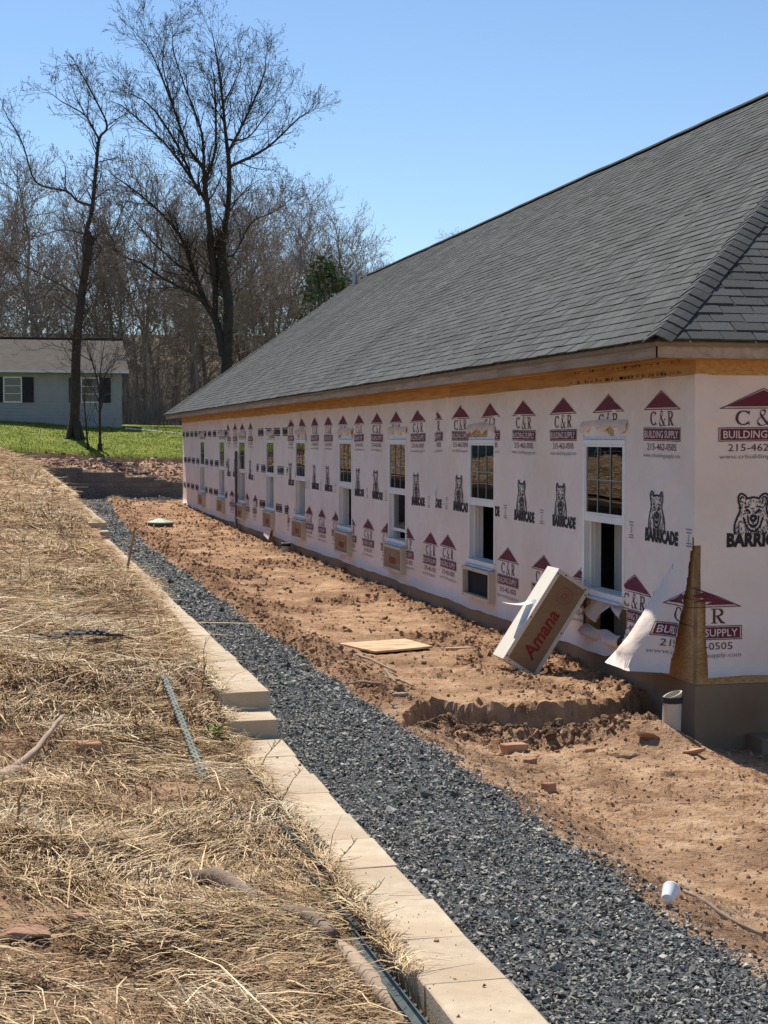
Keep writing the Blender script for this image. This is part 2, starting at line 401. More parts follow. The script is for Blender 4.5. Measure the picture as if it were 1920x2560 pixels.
# a line of gravel along the foot of the far wall
n = 1500; x = r.uniform(2.6, 8.5, n); y = 61.2 - np.abs(r.normal(0, .7, n))
Ps.append(np.stack([x, y, yard_h(x, y) + .02], -1)); Ss.append(.045 * r.lognormal(0, .3, n))
V, F = scatter(np.concatenate(Ps), np.concatenate(Ss), st, r, .75)
o = link('gravel_stones', np_mesh('gravel_stones', V, F, M['gravel'])); tag(o, 'dark blue grey crushed stone filling the drainage path', 'gravel', kind='stuff')

# clods and chips over the soil
n = 90000
y = 5.5 * np.exp(r.uniform(0, math.log(61 / 5.5), n)); x = r.uniform(3.05, 6.6, n)
c = clump(x, y); keep = r.rand(n) < np.where(y < 12.7, .14 + .5 * c ** 1.5, .10 + .8 * c ** 1.3) * np.interp(y, [14, 22, 60], [1, .5, .22])
keep |= (np.abs(y - cut_y(x) + .45) < .35) & (x > 3.4)
keep &= ~((x > XW - .03) & (y > YN - .1))
x, y, c = x[keep], y[keep], c[keep]; n = len(x)
sz = (.0030 + .00055 * y) * r.lognormal(0, .75, n) * (1 + 1.0 * c * (r.rand(n) < .18))
sz = np.minimum(sz, np.where(y < 12.7, .020, .055))
near_cut = (np.abs(y - cut_y(x) + .45) < .4) & (x > 3.4)
sz = np.where(near_cut, sz * 1.25, sz)
V, F = scatter(np.stack([x, y, yard_h(x, y) + sz * .15], -1), sz, stone_templates(8, 8, .8, 5), r)
o = link('soil_clods', np_mesh('soil_clods', V, F, M['clod'])); tag(o, 'brown clods and crumbs of dug soil beside the gravel', 'clods', kind='stuff')

n = 900; x = 3.05 + r.exponential(.55, n); y = r.uniform(5.6, 12.9, n); sz = .013 * r.lognormal(0, .35, n); k = x < 5.6
V, F = scatter(np.stack([x[k], y[k], yard_h(x[k], y[k]) + .004], -1), sz[k], st, r)
o = link('stray_gravel', np_mesh('stray_gravel', V, F, M['gravel'])); tag(o, 'grey stones strayed from the path over bare soil', 'gravel', kind='stuff')
# damp lumps heaped along the foot of the cut
M['damp'] = mat('damp soil lump', [(.10, .06, .036), (.19, .118, .072), (.29, .19, .12)], 9, 7, .95, 1.0, 70, .02, var=.25, spec=.1)
n = 1500; x = r.uniform(3.35, 5.75, n); y = cut_y(x) - .10 - np.abs(r.normal(0, .26, n)); sz = .017 * r.lognormal(0, .62, n); sz = np.minimum(sz, .075)
V, F = scatter(np.stack([x, y, yard_h(x, y) + sz * .35], -1), sz, stone_templates(8, 26, .8, 35), r)
o = link('damp_lumps', np_mesh('damp_lumps', V, F, M['damp'])); tag(o, 'dark damp soil lumps heaped at the foot of cut bank', 'soil lumps', kind='stuff')
# broken shale between the far retaining wall and the lawn
n = 3800; x = r.uniform(-3, 9.5, n); y = r.uniform(61.95, 66.6, n)
sz = .055 * r.lognormal(0, .5, n)
V, F = scatter(np.stack([x, y, rub_h(x, y) + sz * .25], -1), np.minimum(sz, .2), stone_templates(8, 8, .4, 9), r, .5)
o = link('shale_rubble', np_mesh('shale_rubble', V, F, M['rubble'])); tag(o, 'reddish broken shale between far block wall and lawn', 'rubble', kind='stuff')

# dry straw lying on the bank
def blades(P, ang, ln, wd, lift, curl, r):
    """ribbons of two segments"""
    n = len(P)
    d = np.stack([np.cos(ang), np.sin(ang), np.zeros(n)], -1); s = np.stack([-np.sin(ang), np.cos(ang), np.zeros(n)], -1)
    s = s + np.stack([np.zeros(n), np.zeros(n), r.uniform(-.6, .6, n)], -1)
    up = np.array([0, 0, 1.0])
    a = P; b = P + d * (ln * .5)[:, None] + up * (lift * .65 + curl)[:, None]
    c = P + d * ln[:, None] + s * (r.normal(0, .10, n) * ln)[:, None] + up * (lift - curl)[:, None]
    w = wd[:, None] * .5
    V = np.stack([a - s * w, a + s * w, b - s * w, b + s * w, c - s * w * .5, c + s * w * .5], 1).reshape(-1, 3)
    k = (np.arange(n) * 6)[:, None]
    F = np.concatenate([k + np.array([[0, 1, 3, 2]]), k + np.array([[2, 3, 5, 4]])], 0)
    return V, F
def straw_field(name, label, material, bands, seed, thresh, lift_s, dark=False):
    r = np.random.RandomState(seed); Vs = []; Fs = []; off = 0
    for y0, y1, x0, x1, dens, ls, ws in bands:
        n = int((y1 - y0) * (x1 - x0) * dens)
        x = r.uniform(x0, x1, n); y = r.uniform(y0, y1, n)
        m = fbm(x, y, 1.5, 3, 71) + .35 * fbm(x, y, 7, 2, 72)
        keep = r.rand(n) < sstep(-.34, .16, m + thresh)
        x, y = x[keep], y[keep]; n = len(x)
        z = bank_h(np.minimum(x, CAP_L), y)
        ang = -.75 + 3.2 * fbm(x, y, .8, 2, 73) + r.normal(0, .55, n) + math.pi * (r.rand(n) < .5)
        ln = ls * r.lognormal(0, .45, n); wd = ws * r.uniform(.6, 1.4, n)
        lift = np.abs(r.normal(0, lift_s, n)) * ln + r.uniform(-.1, .1, n) * ln
        P = np.stack([x, y, z + r.uniform(0, .025, n)], -1)
        v, f = blades(P, ang, ln, wd, lift, r.uniform(0, .06, n) * ln, r)
        Vs.append(v); Fs.append(f + off); off += len(v)
    o = link(name, np_mesh(name, np.concatenate(Vs), np.concatenate(Fs), material))
    return tag(o, label, 'straw', kind='stuff')
straw_field('straw_cover', 'dry golden straw matted over the sloping bank', M['straw'],
            [(3.5, 6.5, -.3, 1.12, 6300, .075, .0029), (6.5, 10, -.35, 1.12, 3900, .095, .0035), (10, 16, -.6, 1.12, 2400, .13, .0048),
             (16, 28, -1.4, 1.08, 1250, .14, .0065), (28, 62, -2.2, 1.1, 360, .19, .012), (3, 62, -8, -1.2, 60, .30, .018)], 21, -.05, .11)
straw_field('long_straw', 'long pale straw stems lying loose over the bank', M['straw'],
            [(3.3, 7, -.6, .98, 260, .17, .0038), (7, 14, -.7, .98, 150, .22, .0055), (14, 30, -1.2, .95, 45, .26, .008)], 23, .3, .08)
straw_field('straw_chaff', 'fine broken chaff and rotted bits between the straw', M['chaff'],
            [(3.6, 5.5, -.35, 1.12, 6000, .028, .0029), (5.5, 8, -.4, 1.12, 3600, .035, .0038), (8, 14, -.6, 1.12, 1500, .05, .0055), (14, 26, -1.0, 1.1, 350, .08, .009)], 24, .5, .25)
# straw spilling over the back edge of the caps beyond the steps
r = np.random.RandomState(25); n = 7500; y = 4.3 * np.exp(r.uniform(0, math.log(34 / 4.3), n))
cov = .035 + .05 * sstep(10, 12, y) + .09 * sstep(-.25, .2, fbm(y, y * 0, .35, 3, 75)) * sstep(8.5, 11, y) + .13 * np.exp(-((y - 14.3) / 1.3) ** 2)
x = CAP_L - .04 + cov * r.rand(n) ** .7
V, F = blades(np.stack([x, y, cap_z(y) + r.uniform(-.01, .03, n)], -1), r.normal(.9, .8, n), (.05 + .0025 * y) * r.lognormal(0, .4, n), (.0018 + .0002 * y) * r.uniform(.6, 1.4, n), r.normal(.0, .012, n), r.uniform(0, .012, n), r)
o = link('straw_on_caps', np_mesh('straw_on_caps', V, F, M['straw'])); tag(o, 'straw spilling from the bank over the tan caps', 'straw', kind='stuff')
r = np.random.RandomState(26); n = 5000; y = 3.4 * np.exp(r.uniform(0, math.log(16 / 3.4), n)); x = r.uniform(-.6, 1.08, n); sz = (.0035 + .0006 * y) * r.lognormal(0, .5, n)
V, F = scatter(np.stack([x, y, bank_h(x, y) + sz * .3], -1), sz, stone_templates(8, 9, .6, 15), r)
o = link('bank_crumbs', np_mesh('bank_crumbs', V, F, M['clod'])); tag(o, 'crumbs of red soil and shale on the strawed bank', 'crumbs', kind='stuff')
straw_field('weed_stems', 'dark brittle weed stems among the straw on bank', M['straw_dark'],
            [(3.3, 8, -.6, 1.12, 1500, .08, .003), (8, 16, -.8, 1.12, 600, .12, .005), (16, 62, -2, 1.0, 60, .2, .010)], 22, .1, .30)
# grass on the lawn
r = np.random.RandomState(31); n = 24000
x = r.uniform(-6, 12, n); y = r.uniform(66.4, 80, n)
P = np.stack([x, y, lawn_h(x, y)], -1)
V, F = blades(P, r.uniform(0, 6.28, n), r.uniform(.03, .08, n), r.uniform(.014, .024, n), r.uniform(.03, .07, n), np.zeros(n), r)
o = link('lawn_grass', np_mesh('lawn_grass', V, F, M['grass'])); tag(o, 'short green grass of the lawn before the grey house', 'grass', kind='stuff')
# ------------------------------------------------------------------ the house under construction
M['wrap'] = mat('woven house wrap', [(.73, .615, .53), (.83, .705, .615)], 1.3, 6, .8, .7, 4.5, .035, spec=.15, second=((.70, .555, .44), .7, .5, .8))
M['wrap_loose'] = mat('loose house wrap', [(.76, .63, .535), (.86, .72, .615)], 1.3, 6, .75, .5, 22, .012, spec=.15)
add_translucent(M['wrap_loose'], (.75, .62, .48), .30)
M['maroon'] = mat('maroon print', [(.125, .022, .034), (.165, .03, .045)], 30, 3, .8)
M['dark_print'] = mat('dark brown print', [(.085, .03, .03), (.11, .04, .04)], 30, 3, .8)
M['black_print'] = mat('black print', [(.022, .02, .022), (.035, .032, .034)], 30, 3, .8)
M['pale_print'] = mat('unprinted wrap in lettering', [(.66, .54, .48), (.72, .60, .54)], 3, 3, .75)
M['grey_print'] = mat('faint grey print', [(.20, .17, .17), (.27, .23, .23)], 30, 3, .8)
M['osb'] = mat('strand board', [(.30, .185, .085), (.46, .30, .145), (.55, .38, .20)], 26, 5, .85, .4, 60, .004, stretch=(1, 1, 2.2), spec=.15)
M['lumber'] = mat('pale framing lumber', [(.40, .215, .075), (.52, .30, .115), (.60, .37, .155)], 3.2, 7, .8, .3, 30, .004, stretch=(6, .5, 9), spec=.2, var=.10)
M['fascia'] = mat('weathered fascia board', [(.25, .175, .118), (.37, .27, .187), (.44, .335, .24)], 2.2, 8, .85, .4, 24, .004, stretch=(4, .6, 7), spec=.2, var=.10, second=((.20, .15, .115), 1.1, .55, .8))
M['concrete'] = mat('foundation concrete', [(.22, .165, .11), (.31, .24, .165)], 2.2, 8, .92, .35, 30, .01, spec=.2, second=((.19, .12, .07), 1.1, .45, .7))
M['shingle'] = mat('asphalt shingle', [(.056, .059, .057), (.102, .105, .101)], 70, 4, .92, .5, 240, .003, var=.22, spec=.15, second=((.062, .062, .060), .7, .42, .72))
M['deck'] = mat('roof deck', [(.20, .13, .07), (.27, .18, .10)], 8, 5, .9)
M['vinyl'] = mat('white vinyl frame', [(.76, .73, .68), (.82, .79, .74)], 4, 4, .45, spec=.4)
M['grille'] = mat('pale window grille', [(.22, .26, .245), (.28, .32, .305)], 4, 4, .5)
M['flash'] = mat('blue white flashing', [(.42, .50, .60), (.58, .64, .72)], 6, 4, .5)
M['glass'] = glass_mat('window glass', (.80, .86, .84), 1.75)
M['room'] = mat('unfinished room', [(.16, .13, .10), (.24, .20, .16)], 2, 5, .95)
M['curtain'] = mat('plastic sheet hung inside', [(.36, .31, .27), (.46, .41, .36)], 3, 5, .8)
M['beige_metal'] = mat('beige painted metal', [(.50, .43, .33), (.56, .485, .375)], 3, 5, .5, spec=.4)
M['cream_metal'] = mat('cream painted metal', [(.66, .60, .49), (.72, .66, .55)], 3, 5, .5, spec=.4)
M['card'] = mat('brown cardboard', [(.27, .17, .095), (.335, .22, .125)], 5, 6, .9, .15, 160, .002, stretch=(1, 1, 4))
M['red_ink'] = mat('red carton ink', [(.21, .030, .023), (.27, .042, .032)], 30, 4, .85)
M['red_faint'] = mat('faint red carton ink', [(.27, .10, .065), (.30, .125, .08)], 30, 4, .85)
M['black_metal'] = mat('black iron', [(.015, .015, .016), (.03, .03, .03)], 12, 4, .55, spec=.5)
M['grey_metal'] = mat('galvanised metal', [(.28, .30, .32), (.38, .40, .42)], 8, 4, .45, spec=.5, metal=.6)
M['sleeve_shade'] = mat('painted sleeve shade', [(.008, .009, .012), (.014, .015, .018)], 5, 3, .9)  # near-black colour stands in for the shade inside the empty sleeve

WINS = [15.44, 19.73, 24.27, 28.17, 32.65, 36.52, 41.0, 44.9, 49.45]
WW, WT, WB = .59, 0.0, -1.60             # half width, top and bottom of a window
SW, ST, SB = .60, -1.635, -2.03          # sleeve half width, top, bottom
house = tag(empty('unfinished_house', (XW, YN, ZF)), 'long single storey house in printed white wrap with grey hip roof', 'house')

def hole_at(s, z):
    """True where the wall is open; s runs along the wrap, negative on the long wall"""
    y = YN - np.asarray(s); z = np.asarray(z); h = np.zeros(np.broadcast(y, z).shape, bool)
    for c in WINS:
        h |= (np.abs(y - c) < WW - .02) & (z < WT) & (z > WB)
        h |= (np.abs(y - c) < SW - .04) & (z < ST) & (z > SB)
    return h & (np.asarray(s) < 0)
def slit_w(z): return .20 * np.clip((-.86 - z) / 1.2, 0, 1) + .012 * np.sign(np.clip(-.86 - z, 0, 1))
def wrap_pt(s, z, off=0.0):
    """the surface of the house wrap, with its wrinkles and the flap blown out at the near corner"""
    s = np.asarray(s, float); z = np.asarray(z, float)
    rid = np.power(np.clip(1 - 3.2 * np.abs(fbm(s * .9 + z * .5, z * .7 - s * .3, 1.5, 3, 80)), 0, 1), 3)
    d = .004 + .016 * (fbm(s, z, .9, 3, 81) + .5) + .007 * vnoise(s * 3 + z * 4, z * 1.2, 82) + .014 * rid * sstep(-.6, .3, fbm(s, z, .4, 2, 79) + .1)
    d = d + .010 * sstep(.1, .5, z) * (.5 + vnoise(s * 2.2 - z * 3, z * 3 + s, 83))          # puckers under the boards
    d = d + .012 * sstep(-1.85, -2.1, z) * (.6 + 1.5 * vnoise(s * 2.0, z, 84))               # loose hem
    for sm in (-8.72, -21.0, -25.4, -30.6): d = d + .003 * (s > sm)
    zc = -.85 + np.clip(s, -1.75, 0) / 1.75 * 1.2
    t = np.where((s < 0) & (s > -1.75), np.maximum(zc - z, 0), 0)
    gain = .10 + .72 * sstep(-.2, -.75, s) * (.12 + .88 * sstep(-1.7, -1.0, s))
    fl = np.power(t, 1.2) * gain * (1 + .25 * vnoise(s * 5, z * 3, 85))
    fl = np.minimum(fl, .42) + .02 * (t > .05) * vnoise(s * 14 + z * 9, z * 16, 86)
    te = np.where((s >= 0) & (s < .8), np.maximum(-.85 - z, 0) * (1 - s / .8), 0)
    d = d + np.maximum(fl, 0) + te * .05 * (1 + vnoise(s * 9, z * 3, 87)) + off
    lng = s < 0
    X = np.where(lng, XW - d, XW + s - np.minimum(d, .02) * 0)
    Y = np.where(lng, YN - s, YN - d)
    # right at the arris keep both sides meeting
    X = np.where((s >= 0), XW + s - d * np.clip(1 - s / .05, 0, 1), X)
    Y = np.where(lng, YN - s - np.where(s > -.05, d, 0) * np.clip(1 + s / .05, 0, 1), Y)
    return np.stack(np.broadcast_arrays(X, Y, z), -1)
WRAP_TOP = .575
def hem(s): return -2.085 - .10 * sstep(-1.6, -2.2, s) + .025 * vnoise(s * .9, s * 0, 88) + .02 * vnoise(s * 3.3, s * 0, 89) + np.where(s < -30, -.02, 0)

# wrap sheets, one mesh for each roll
def torn(s, z):
    """the ragged hole under the nearest window"""
    y = YN - s
    return (np.abs(y - 15.25 + .12 * vnoise(z * 6, s * 4, 90)) < .50 + .16 * vnoise(s * 5, z * 5, 91)) & (z < -1.66) & (z > -1.96 + .16 * vnoise(s * 4, z * 2, 92)) & (s < 0)
def wrap_sheet(name, s0, s1, ds, material, region=None):
    ls = np.arange(s0, s1 + ds * .5, ds)
    for c in WINS:
        for e in (YN - c - WW + .02, YN - c + WW - .02, YN - c - SW + .04, YN - c + SW - .04):
            if s0 < e < s1: ls[np.argmin(np.abs(ls - e))] = e
    ls[0] = s0; ls[-1] = s1
    lz = np.array(sorted(set(np.round(np.concatenate([np.linspace(-2.0, WRAP_TOP, 54), [WT, WB, ST, SB, -.86]]), 4))))
    S, Z = np.meshgrid(ls, lz)
    hm = hem(S); Z = np.where(Z <= -2.0 + 1e-6, hm, Z)
    V = wrap_pt(S, Z).reshape(-1, 3)
    nx = len(ls); i = np.arange(len(lz) - 1)[:, None] * nx + np.arange(nx - 1)[None, :]
    F = np.stack([i, i + 1, i + 1 + nx, i + nx], -1).reshape(-1, 4)
    sc = S.reshape(-1)[F].mean(1); zc = Z.reshape(-1)[F].mean(1)
    ok = ~hole_at(sc, zc) & ~torn(sc, zc)
    ok &= ~((sc < 0) & (sc > -slit_w(zc))) & ~((sc >= 0) & (sc < .015 + .05 * np.clip((-.86 - zc) / .6, 0, 1)) & (zc < -.86))
    if region is not None: ok &= region(sc, zc)
    F = F[ok]
    used = np.unique(F); re = np.full(len(V), -1); re[used] = np.arange(len(used))
    return link(name, np_mesh(name, V[used], re[F], material, smooth=True), house)
flap_zone = lambda s, z: (s > -1.75) & (s < 0) & (z < -.85 + np.clip(s, -1.75, 0) / 1.75 * 1.2)
sheets = [wrap_sheet('house_wrap', -1.8, 0.0, .03, M['wrap'], lambda s, z: ~flap_zone(s, z)),
          wrap_sheet('house_wrap', -8.72, -1.8, .04, M['wrap']),
          wrap_sheet('house_wrap', -21.0, -8.72, .07, M['wrap']), wrap_sheet('house_wrap', -25.4, -21.0, .1, M['wrap']),
          wrap_sheet('house_wrap', -30.6, -25.4, .1, M['wrap']), wrap_sheet('house_wrap', -(YF - YN), -30.6, .12, M['wrap']),
          wrap_sheet('house_wrap', 0.0, 2.4, .04, M['wrap'])]
for o_, l_ in zip(sheets, ('wrap beside the nearest window', 'printed wrap on the near part of the long wall', 'printed wrap along the middle of the long wall',
                           'wrap with black box marks at mid wall', 'printed wrap near the far end', 'wrap with black box marks at the far end', 'printed wrap on the end wall')): o_['label'] = l_
flap = wrap_sheet('loose_wrap_flap', -1.8, 0.0, .022, M['wrap'], flap_zone); flap['label'] = 'torn wrap flap blown out from the near corner'

# ---- lettering and marks printed on the wrap
def text_geo(txt, w, h, bold=0.0, shear=0.0, space=1.0):
    cu = bpy.data.curves.new('t', 'FONT'); cu.body = txt; cu.size = 1; cu.offset = bold; cu.shear = shear; cu.space_character = space
    cu.resolution_u = 2; cu.fill_mode = 'FRONT'
    ob = bpy.data.objects.new('t', cu); COL.objects.link(ob)
    dg = bpy.context.evaluated_depsgraph_get()
    me = bpy.data.meshes.new_from_object(ob.evaluated_get(dg))
    me.calc_loop_triangles()
    V = np.array([v.co[:2] for v in me.vertices]); F = np.array([t.vertices[:] for t in me.loop_triangles])
    bpy.data.objects.remove(ob); bpy.data.curves.remove(cu); bpy.data.meshes.remove(me)
    lo, hi = V.min(0), V.max(0)
    V = (V - lo) / (hi - lo) * np.array([w, h])
    return V, F
def strip(pts, wid):
    pts = np.asarray(pts, float); d = np.gradient(pts, axis=0); d /= np.linalg.norm(d, axis=1)[:, None] + 1e-9
    n = np.stack([-d[:, 1], d[:, 0]], -1); w = np.asarray(wid).reshape(-1, 1) * np.ones((len(pts), 1))
    V = np.stack([pts - n * w / 2, pts + n * w / 2], 1).reshape(-1, 2)
    k = np.arange(len(pts) - 1) * 2
    F = np.concatenate([np.stack([k, k + 1, k + 3], -1), np.stack([k, k + 3, k + 2], -1)])
    return V, F
def smooth_path(p, n=6):
    p = np.asarray(p, float); q = np.vstack([2 * p[0] - p[1], p, 2 * p[-1] - p[-2]]); out = []
    for i in range(1, len(q) - 2):
        for t in np.linspace(0, 1, n, endpoint=False):
            a, b, c, d = q[i - 1:i + 3]
            out.append(.5 * ((2 * b) + (-a + c) * t + (2 * a - 5 * b + 4 * c - d) * t * t + (-a + 3 * b - 3 * c + d) * t ** 3))
    return np.array(out + [p[-1]])
def quadg(x0, y0, x1, y1, n=6):
    xs = np.linspace(x0, x1, n + 1); V = np.array([(x, y) for y in (y0, y1) for x in xs])
    k = np.arange(n); F = np.concatenate([np.stack([k, k + 1, k + n + 2], -1), np.stack([k, k + n + 2, k + n + 1], -1)])
    return V, F
class Logo:
    def __init__(s): s.L = []
    def add(s, vf, m, dx=0, dy=0): s.L.append((vf[0] + np.array([dx, dy]), vf[1], m)); return s
def tri_fill(a, b, c, n=5):
    V = []; F = []
    a, b, c = map(np.array, (a, b, c))
    rows = []
    for i in range(n + 1):
        row = []
        for j in range(i + 1):
            row.append(len(V)); t = i / n; u = j / i if i else 0
            V.append(a + (b - a) * t * (1 - u) + (c - a) * t * u)
        rows.append(row)
    for i in range(n):
        for j in range(i + 1):
            F.append((rows[i][j], rows[i + 1][j], rows[i + 1][j + 1]))
            if j < i: F.append((rows[i][j], rows[i + 1][j + 1], rows[i][j + 1]))
    return np.array(V), np.array(F)
def ring_c(cx, cy, rx, ry, a0, a1, thick, thin, n=18):
    a = np.radians(np.linspace(a0, a1, n)); w = thin + (thick - thin) * np.abs(np.cos(a)) ** 1.5
    return strip(np.stack([cx + rx * np.cos(a), cy + ry * np.sin(a)], -1), w)
# supplier's mark: a maroon gable, C & R in roman capitals, a name bar, phone and web address; origin = middle of the bar's top
supply = Logo()
supply.add(tri_fill((0, .331), (-.36, .187), (.36, .187)), 0)
for a_, b_ in (((-.415, .168), (0, .345)), ((0, .345), (.415, .168)), ((-.415, .172), (.415, .172))):
    supply.add(strip([a_, ((a_[0] + b_[0]) / 2, (a_[1] + b_[1]) / 2), b_], [.008] * 3), 0)
supply.add(ring_c(-.19, .087, .062, .060, 42, 318, .026, .009), 1); supply.add(strip([(-.138, .150), (-.138, .112)], [.010, .004]), 1); supply.add(strip([(-.138, .024), (-.138, .058)], [.008, .003]), 1)
amp = smooth_path([(.075, .078), (.055, .078), (.035, .040), (.005, .022), (-.035, .022), (-.058, .045), (-.05, .075), (-.015, .1), (.012, .125), (.01, .148), (-.012, .155), (-.03, .143), (-.028, .115), (.0, .075), (.035, .035), (.065, .022), (.085, .028)], 5)
da = np.gradient(amp, axis=0); supply.add(strip(amp, .007 + .013 * np.clip(-(da[:, 0] * da[:, 1]) / (np.sum(da ** 2, 1) + 1e-9) * 2, 0, 1)), 1)
supply.add(quadg(.150, .024, .172, .152, 1), 1); supply.add(quadg(.132, .022, .190, .030, 1), 1); supply.add(quadg(.132, .146, .180, .154, 1), 1)
supply.add(ring_c(.195, .120, .042, .0305, 90, -90, .024, .008, 10), 1); supply.add(quadg(.172, .1465, .197, .1535, 1), 1); supply.add(quadg(.172, .086, .197, .093, 1), 1)
supply.add(strip([(.188, .09), (.228, .034), (.262, .024)], [.022, .024, .010]), 1)
for k_ in range(3): supply.add(quadg(-.405, -.108 + k_ * .0327, .405, -.108 + (k_ + 1) * .0327, 20), 0)
for q_ in ((-.424, -.004, .424, 0.003), (-.424, -.121, .424, -.114)): supply.add(quadg(*q_, 12), 0)
for q_ in ((-.424, -.114, -.417, -.004), (.417, -.114, .424, -.004)): supply.add(quadg(*q_, 1), 0)
supply.add(text_geo('BUILDING SUPPLY', .76, .068, .012), 4, -.38, -.093)
supply.add(text_geo('215-462-0505', .66, .063), 1, -.33, -.207)
supply.add(text_geo('www.crbuildingsupply.com', .83, .050), 5, -.415, -.285)
# bear emblem over a heavy word; origin = left end of the word's base line
bear = Logo()
bx0, by0, bw, bh = .065, .115, .38, .36
outl = np.array([(.02, 0), (.03, .22), (.10, .42), (.16, .56), (.17, .68), (.13, .80), (.13, .93), (.20, 1.0), (.30, .95), (.36, .885), (.50, .91), (.64, .885), (.70, .95), (.80, 1.0), (.87, .93), (.87, .80), (.83, .68), (.84, .56), (.90, .42), (.97, .22), (.98, 0)])
B = lambda p: np.asarray(p, float) * np.array([bw, bh]) + np.array([bx0, by0])
bear.add(strip(B(smooth_path(outl, 3)), [.017]), 2)
for pts, w in (([(.33, .62), (.40, .56), (.42, .50)], .016), ([(.67, .62), (.60, .56), (.58, .50)], .016), ([(.28, .66), (.40, .68)], .014), ([(.72, .66), (.60, .68)], .014),
               ([(.36, .46), (.38, .30), (.44, .20), (.50, .17), (.56, .20), (.62, .30), (.64, .46)], .016), ([(.25, .42), (.32, .22), (.42, .10), (.50, .07), (.58, .10), (.68, .22), (.75, .42)], .017),
               ([(.43, .42), (.50, .45), (.57, .42), (.54, .35), (.50, .32), (.46, .35), (.43, .42)], .026), ([(.50, .32), (.50, .24)], .012), ([(.43, .24), (.50, .21), (.57, .24)], .012),
               ([(.17, .85), (.22, .93), (.27, .88)], .012), ([(.83, .85), (.78, .93), (.73, .88)], .012)):
    bear.add(strip(B(smooth_path(pts, 4)), [w]), 2)
for cx_ in (.345, .655): bear.add(strip(B([(cx_ - .05, .575), (cx_, .59), (cx_ + .05, .575)]), [.008, .022, .008]), 2)
_r = np.random.RandomState(4)
for k_ in range(330):
    x_, y_ = _r.uniform(.06, .94), _r.uniform(.02, .9)
    if y_ > .42 and not .15 < x_ < .85: continue
    if .38 < x_ < .62 and .16 < y_ < .52: continue
    dx_ = (x_ - .5) * .10 + _r.normal(0, .015); dy_ = -.06 if y_ < .6 else .055
    bear.add(strip(B([(x_, y_), (x_ + dx_ * .5, y_ + dy_ * .5), (x_ + dx_, y_ + dy_)]), [.003, _r.uniform(.004, .010), .001]), 2)
bear.add(text_geo('BARRICADE', .745, .130, .055, 0, 1.02), 2)
small = Logo()
for j_, (w_, y_) in enumerate(((.11, 0), (.10, .03), (.03, .058), (.025, .078), (.035, .098), (.11, .125), (.12, .15))): small.add(quadg(-w_ / 2, -y_, w_ / 2, -y_ + .010, 1), 5)
boxm = Logo()
for y_ in (0, .158): boxm.add(quadg(-.42, y_, .42, y_ + .020, 4), 2)
boxm.add(quadg(-.41, .034, .41, .144, 4), 2)
for k_ in range(9): boxm.add(quadg(-.35 + k_ * .08, .055 + .012 * (k_ % 3 == 1), -.35 + k_ * .08 + .034, .122, 1), 5)
boxm.add(quadg(.10, -.07, .20, -.05, 1), 5)

PRINT_MATS = ['maroon', 'dark_print', 'black_print', 'red_ink', 'pale_print', 'grey_print']
PM = [M[k] for k in PRINT_MATS]
def sheet_of(s):
    for o_, lo in zip((sheets[6], sheets[0], sheets[1], sheets[2], sheets[3], sheets[4], sheets[5]), (0, -1.8, -8.72, -21, -25.4, -30.6, -99)):
        if s >= lo: return o_
def stamp(name, logo, s0, z0, lo, hi):
    """prints a logo on the wrap between the seams lo..hi, leaving out windows, sleeves and tears"""
    Vs, Fs, Ms, off = [], [], [], 0
    zskew = 0.006 * math.sin(s0 * 1.7)
    for (v, f, m) in logo.L:
        s = s0 + v[:, 0]; z = z0 + v[:, 1] + zskew * v[:, 0] * 2
        sc, zc = s[f].mean(1), z[f].mean(1)
        ok = (sc > lo) & (sc < hi) & ~hole_at(sc, zc) & ~torn(sc, zc) & ~((sc < 0) & (sc > -slit_w(zc) - .012)) & ~((sc >= 0) & (sc < .025 + .05 * np.clip((-.86 - zc) / .6, 0, 1)) & (zc < -.86))
        for c in WINS:
            ok &= ~((np.abs(YN - sc - c) < WW + .01) & (zc < .17 + .03 * np.sin(sc * 40)) & (zc > WB - .02) & (sc < 0))
            if c > 16: ok &= ~((np.abs(YN - sc - c) < SW + .02) & (zc < ST + .02) & (zc > SB - .02) & (sc < 0))
        if not ok.any(): continue
        f = f[ok]
        P = wrap_pt(s, z, .0055 + (.0045 if m == 4 else 0))
        Vs.append(P); Fs.append(f + off); Ms.append(np.full(len(f), m)); off += len(P)
    if Vs:
        V_, F_, M_ = np.concatenate(Vs), np.concatenate(Fs), np.concatenate(Ms)
        used = np.unique(F_); re = np.full(len(V_), -1); re[used] = np.arange(len(used))
        link(name, np_mesh(name, V_[used], re[F_], PM, M_), sheet_of(s0))
def roll(lo, hi, s_first, dz=0.0):
    k = 0
    s = s_first
    while s < hi + .5: s += 1.345
    while s > lo - .9:
        stamp('supplier_mark', supply, s, .107 + dz, lo, hi)
        stamp('bear_emblem', bear, s - .34, -.954 + dz, lo, hi)
        stamp('small_print', small, s - .70, -.80 + dz, lo, hi)
        stamp('supplier_mark', supply, s - .62, -1.645 + dz, lo, hi)
        s -= 1.345
roll(-8.72, 2.4, .62)
roll(-21.0, -8.72, -9.75, -.02)
roll(-30.6, -25.4, YN - 42.3, -.03)
for lo_, hi_, ph in ((-25.4, -21.0, YN - 34.4), (-(YF - YN) + .1, -30.6, YN - 53.6)):
    for zz, sh in ((.08, 0), (-.765, .45), (-1.60, .2)):
        s_ = ph + sh
        while s_ < hi_ + .3: s_ += 1.18
        while s_ > lo_ - .3:
            stamp('box_mark', boxm, s_, zz, lo_, hi_); s_ -= 1.18

